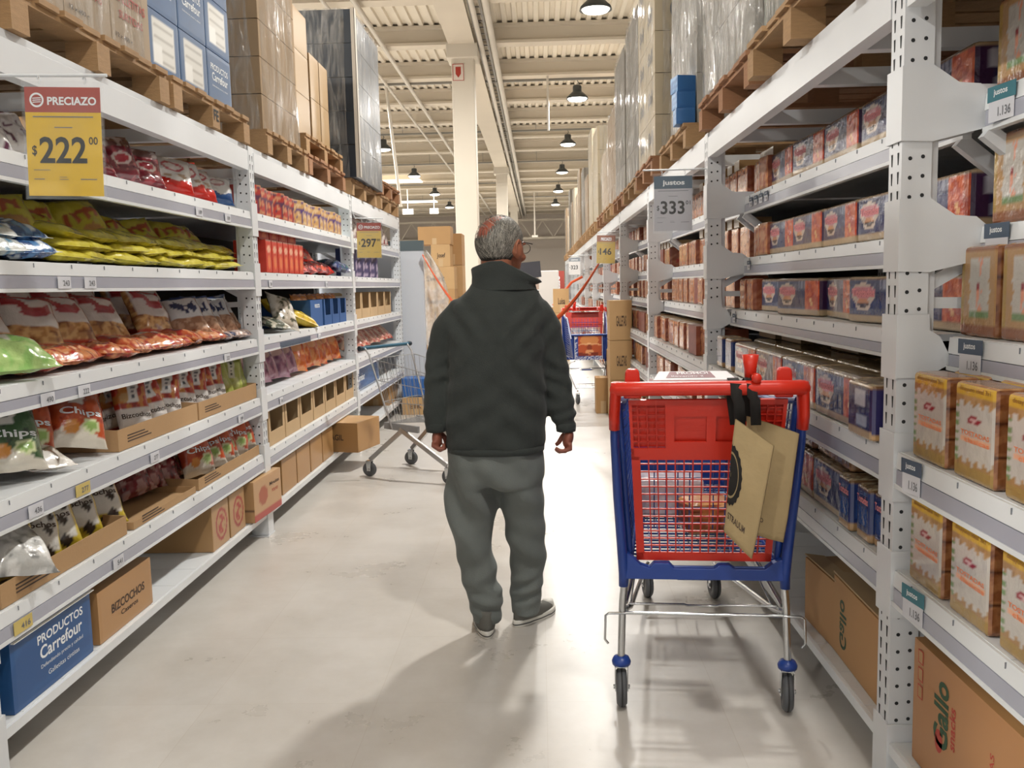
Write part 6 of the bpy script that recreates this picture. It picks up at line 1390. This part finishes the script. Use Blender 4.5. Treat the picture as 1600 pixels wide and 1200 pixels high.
    m = MB(); m.b2((xl-.001, 5.6, LV_L[2]-.088), (xl+.001, 6.35, LV_L[2]-.05)); tag(m.build('shelf_strip', TN), 'long grey paper strip on the third shelf edge of third left bay', 'shelf strip')
    for lv, y, hd, w in ((0, 2.32, TT, .10), (1, 2.32, TN, .09), (2, 2.28, TN, .09), (3, 2.30, TN, .085), (4, 2.27, TT, .095)):
        x = XR+REC_R[lv]-.003
        tagp(x-.004, y, LV_R[lv]-.062, 1, '1.136', 'price tag reading 1.136 with %s header on the %s shelf of nearest right bay' % ('teal' if hd is TT else 'slate', LNAME[lv]), w=w, h=.05, mt=TG, head=hd, flag=.12)
    for i, (y, lv) in enumerate([(4.98, 0), (4.87, 0), (4.76, 0), (4.65, 0), (5.02, 1), (5.04, 2)]):
        x = XR+REC_R[lv]-.003
        tagp(x, y, LV_R[lv]-.056, 1, '99', 'small slate headed tag on the %s shelf of second right bay, %s from far post' % (LNAME[lv], ORD[i % 4]), w=.06, h=.028, head=TN)
    # red arrow sign on the pillar
    r = empty('arrow_sign', (-1.45, 17.50, 5.50)); tag(r, 'small white sign with red border and red arrow on the pillar', 'sign')
    m = MB(); m.b2((-.11, -.012, -.16), (.11, 0, .16)); par(m.build('plate', mat('sign_white', '#ddd2c8', .5), r), r)
    m = MB(); RS = mat('sign_red', '#b0392c', .5)
    for a, b_ in (((-.105, -.015, -.155), (.105, -.012, -.145)), ((-.105, -.015, .145), (.105, -.012, .155)), ((-.105, -.015, -.145), (-.095, -.012, .145)), ((.095, -.015, -.145), (.105, -.012, .145))): m.b2(a, b_)
    par(m.build('border', RS, r), r)
    m = MB(); m.prism([(-.05, .10), (-.05, -.03), (0, -.10), (.05, -.03), (.05, .10)], 'y', -.016, -.012); par(m.build('arrow', RS, r), r)
    # end panel of the left rack with grey cap
    r = empty('end_panel', (-1.5, 10.86, 0)); tag(r, 'white end panel with a grey cap closing the left racking', 'panel')
    m = MB(); m.b2((-1.2, 0, 0), (.11, .10, 1.90)); par(m.build('board', mat('panel_white', '#c9ced6', .5), r), r)
    m = MB(); m.b2((-1.205, -.005, 1.90), (.115, .105, 2.02)); par(m.build('cap', mat('panel_grey', '#59666b', .5), r), r)
    # hanging film sheet
    rng = random.Random(2); m = MB(); n, k = 12, 20; vs = []
    for j in range(k+1):
        t = j/k; w = .05+.26*math.sin(PI*min(1, t*1.05))**.8
        for i in range(n+1): vs.append((-1.40+w*(i/n)*(1-.1*t), 10.99+.03*math.sin(i*1.3+t*4)+.02*rng.random(), 1.88-1.15*t+.03*math.sin(i*.9)))
    m.add(vs, [(j*(n+1)+i, j*(n+1)+i+1, (j+1)*(n+1)+i+1, (j+1)*(n+1)+i) for j in range(k) for i in range(n)], 0, True)
    o = tag(m.build('plastic_sheet', film_mat('thin_sheet', '#e6e4e0', .45, .8, (4, 4, 3), 3)), 'torn milky plastic sheet hanging behind the end of the left rack', 'plastic sheet')
    # orange strap across the aisle
    OR = mat('orange_strap', '#d4592a', .5)
    m = MB(); pts = []; N = 40
    for i in range(N+1):
        t = i/N; x = -1.385+(.745+1.385)*t; z = 1.85*(1-t)+1.74*t-3.9*t*(1-t)*(1-.10*(t-.5)) ; z = max(z, .78)
        pts.append((x, 10.80-.10*t, z))
    vs = []
    for i, p in enumerate(pts):
        a = .35+2.4*(i/N); w = .030+.018*(i/N); vs += [(p[0], p[1]-w*math.cos(a)*.8, p[2]-w*abs(math.sin(a))), (p[0], p[1]+w*math.cos(a)*.8, p[2]+w*abs(math.sin(a)))]
    m.add(vs, [(2*i, 2*i+2, 2*i+3, 2*i+1) for i in range(N)], 0, True)
    o = m.build('orange_strap', OR); tag(o, 'orange barrier strap sagging across the aisle behind the man', 'strap'); sd = o.modifiers.new('s', 'SOLIDIFY'); sd.thickness = .003
    m = MB(); m.tube([(.31, 20.0, 1.0), (.72, 19.9, 1.5), (.965, 19.9, 1.62)], [.03, .03, .03], 6); tag(m.build('orange_strap', OR), 'short orange strap far down the aisle on the right', 'strap')
signs()
def far_things():
    KC = [mat('far_carton_a', '#b08a5c', .75, var=.06), mat('far_carton_b', '#bd9a6c', .75, var=.06)]
    def bx(loc, d, label, mt=0, rz=0., txt=None, tape=True, name='carton'):
        r = MB(); r.b2((-d[0]/2, -d[1]/2, 0), (d[0]/2, d[1]/2, d[2]))
        if tape: r.b2((-.03, -d[1]/2-.0008, d[2]*.0), (.03, -d[1]/2+.001, d[2]*.35), 1); r.b2((-.03, -d[1]/2, d[2]-.001), (.03, d[1]/2, d[2]+.0008), 1)
        o = r.build(name, [KC[mt], CARD2]); o.location = loc; o.rotation_euler = (0, 0, rz); tag(o, label, 'carton')
        if txt: m = MB(); text_on(m, txt, frame_fn((-d[0]/2, -d[1]/2-.001, 0), (d[0], 0, 0), (0, 0, d[2])), .3, .35, .75, .62, .02); par(m.build('lettering', INK, o), o)
        return o
    # pile behind the left rack end
    Y = 12.4
    z = 0.002
    rows = [[(-1.56, .28, .40), (-1.275, .28, .40)], [(-1.56, .28, .36), (-1.275, .28, .36)], [(-1.56, .28, .36), (-1.275, .28, .36)], [(-1.42, .56, .31)], [(-1.41, .54, .30)], [(-1.58, .24, .17), (-1.32, .26, .30)]]
    k = 0
    for a, row in enumerate(rows):
        for (x, w, h) in row:
            bx((x, Y, z), (w-.004, .42, h-.002), 'brown carton in the pile behind the left rack end, %s from the floor%s' % (ORD[a], '' if len(row) == 1 else (', left one' if row.index((x, w, h)) == 0 else ', right one')), k % 2, txt='Sweet' if a in (3, 4) else ('Josef' if (a == 5 and x > -1.4) else None)); k += 1
        z += max(h for _, _, h in row)
    bx((-1.40, Y, z), (.44, .40, .24), 'darker brown carton on top of the pile left of the pillar', 0)
    for i in range(5): bx((-1.20, Y+.52, .002+.44*i), (.26, .50, .436), 'tall narrow brown carton column beside the pile, %s from the floor' % ORD[i], i % 2)
    # blue crates of bottles by the rack end
    BB = mat('blue_bottle', '#2c5f98', .3)
    for k in range(3):
        r = empty('blue_crate', (-1.22, 11.35, .002+.30*k)); tag(r, 'blue bottle crate behind the left rack end, %s from the floor' % ORD[k], 'crate')
        m = MB()
        for s in (-1, 1): m.b2((s*.17-.008, -.13, 0), (s*.17+.008, .13, .22)); m.b2((-.162, s*.13-.008, 0), (.162, s*.13+.008, .22))
        m.b2((-.162, -.122, 0), (.162, .122, .02)); par(m.build('case', BB, r), r)
        for i in range(4):
            for j in range(3): m = MB(); m.lathe([(0, .02), (.034, .02), (.036, .15), (.030, .19), (.014, .23), (.014, .27), (0, .27)], 12, (-.12+.08*i, -.08+.08*j, 0)); par(m.build('bottle', mat('blue_glass', '#3e78b4', .15, coat=.5), r), r)
    bx((-1.45, 10.36, .002), (.30, .34, .20), 'small tan carton with dark print on the floor by the left rack end', 1, txt='ETK')
    bx((-1.85+.0, 10.2, LV_L[5]+.001), (.30, .6, .22), 'reddish brown carton on the bottom shelf of fourth left bay', 0)
    m = MB(); m.b2((-.15, -.16, 0), (.15, .16, .215))
    o = tag(m.build('blue_box', mat('blue_box', '#2c62a8', .5), bevel=.012), 'plain blue box resting on the small tan carton by the left rack end', 'box'); o.location = (-1.45, 10.36, .204)
    # tan cartons standing in front of the right racking
    for k in range(3):
        bx((.86, 9.72, .002+.425*k), (.235, .34, .42), 'tan carton standing in the aisle by the right rack, %s from the floor' % ORD[k], 1, txt='GALLETAS', tape=False)
    bx((.70, 10.15, .002), (.16, .26, .40), 'small brown carton behind the tan carton column', 0)
    bx((.86, 10.25, .002), (.18, .30, .70), 'brown carton leaning behind the tan column, right side', 0)
    # far end of the aisle: cartons, monitor, posters
    for k in range(3): bx((.42, 17.4, .002+.46*k), (.30, .34, .455), 'far brown carton in the middle of the aisle, %s from the floor' % ORD[k], 1, txt='Luisa' if k == 2 else None)
    for k in range(2): bx((.16, 18.4, .002+.5*k), (.32, .34, .495), 'far brown carton behind the middle cartons, %s from the floor' % ORD[k], 0)
    r = empty('monitor', (-.33, 24.0, 0)); tag(r, 'black monitor on a post at the far end of the aisle', 'monitor')
    DK = mat('dark_plastic', '#34343a', .4)
    m = MB(); m.tube([(-.05, 0, 0), (-.05, 0, 1.6)], .04, 8); par(m.build('post', mat('grey_post', '#8a8a8c', .5), r), r)
    m = MB(); m.box((.08, -.08, 1.86), (.62, .06, .42), Matrix.Rotation(.25, 3, 'Z') @ Matrix.Rotation(-.08, 3, 'Y')); par(m.build('screen', DK, r), r)
    m = MB(); m.tube([(-.05, 0, 1.6), (0, -.04, 1.8)], .03, 8); par(m.build('bracket', DK, r), r)
    m = MB(); m.b2((.0, 28, 0), (.62, 28.4, 1.9)); tag(m.build('freezer', mat('far_white_box', '#cfc9c4', .5), bevel=.02), 'pale upright cabinet at the far end of the aisle', 'cabinet')
    r = empty('red_banner', (.60, 29.0, 0)); tag(r, 'tall red banner stand with white lettering far down the aisle', 'banner')
    m = MB(); m.b2((-.25, -.02, .9), (.22, .02, 1.9)); par(m.build('panel', mat('banner_red', '#a0443a', .5), r), r)
    m = MB(); m.b2((-.28, -.06, 0), (.25, .06, .9)); par(m.build('base', mat('banner_base', '#8a7468', .6), r), r)
    m = MB(); text_on(m, 'OFERTA', lambda u, v: (-.08+.16*v, -.022, 1.75-.7*u), 0, 0, 1, 1, .03); par(m.build('lettering', WPRINT, r), r)
    for i, (x, y, w, h, c) in enumerate([(-.9, 26, 1.0, 1.5, '#8a6a5c'), (-.2, 30.5, .8, 1.6, '#a08c80'), (.1, 33, 1.2, 1.3, '#7c5a48'), (-2.2, 30, 1.6, 1.7, '#93806c'), (-3.6, 24, 1.6, 1.8, '#a38e78'), (1.2, 36, 1.2, 1.5, '#8f8078')]):
        r = empty('gondola', (x, y, 0)); tag(r, 'low shelving unit stocked with goods at the far end, %s' % ['behind the man', 'in the middle', 'farthest in the middle', 'left of the aisle', 'far left past the pile', 'by the far right racks'][i], 'shelving')
        m = MB(); m.b2((-w/2, .2, 0), (w/2, .25, h)); par(m.build('back_panel', mat('gondola_back', '#8e8780', .6), r), r)
        for k in range(4):
            m = MB(); m.b2((-w/2, -.15, .1+k*(h-.3)/3.3), (w/2, .2, .13+k*(h-.3)/3.3)); par(m.build('shelf', WHITE2, r), r)
            m = MB(); 
            cc = mat('goods_%d' % i, c, .6, var=.5, scale=9); m.b2((-w/2+.03, -.12, .132+k*(h-.3)/3.3), (w/2-.03, .18, .132+k*(h-.3)/3.3+.26*h/1.6)); par(m.build('goods_block', cc, r), r)
far_things()
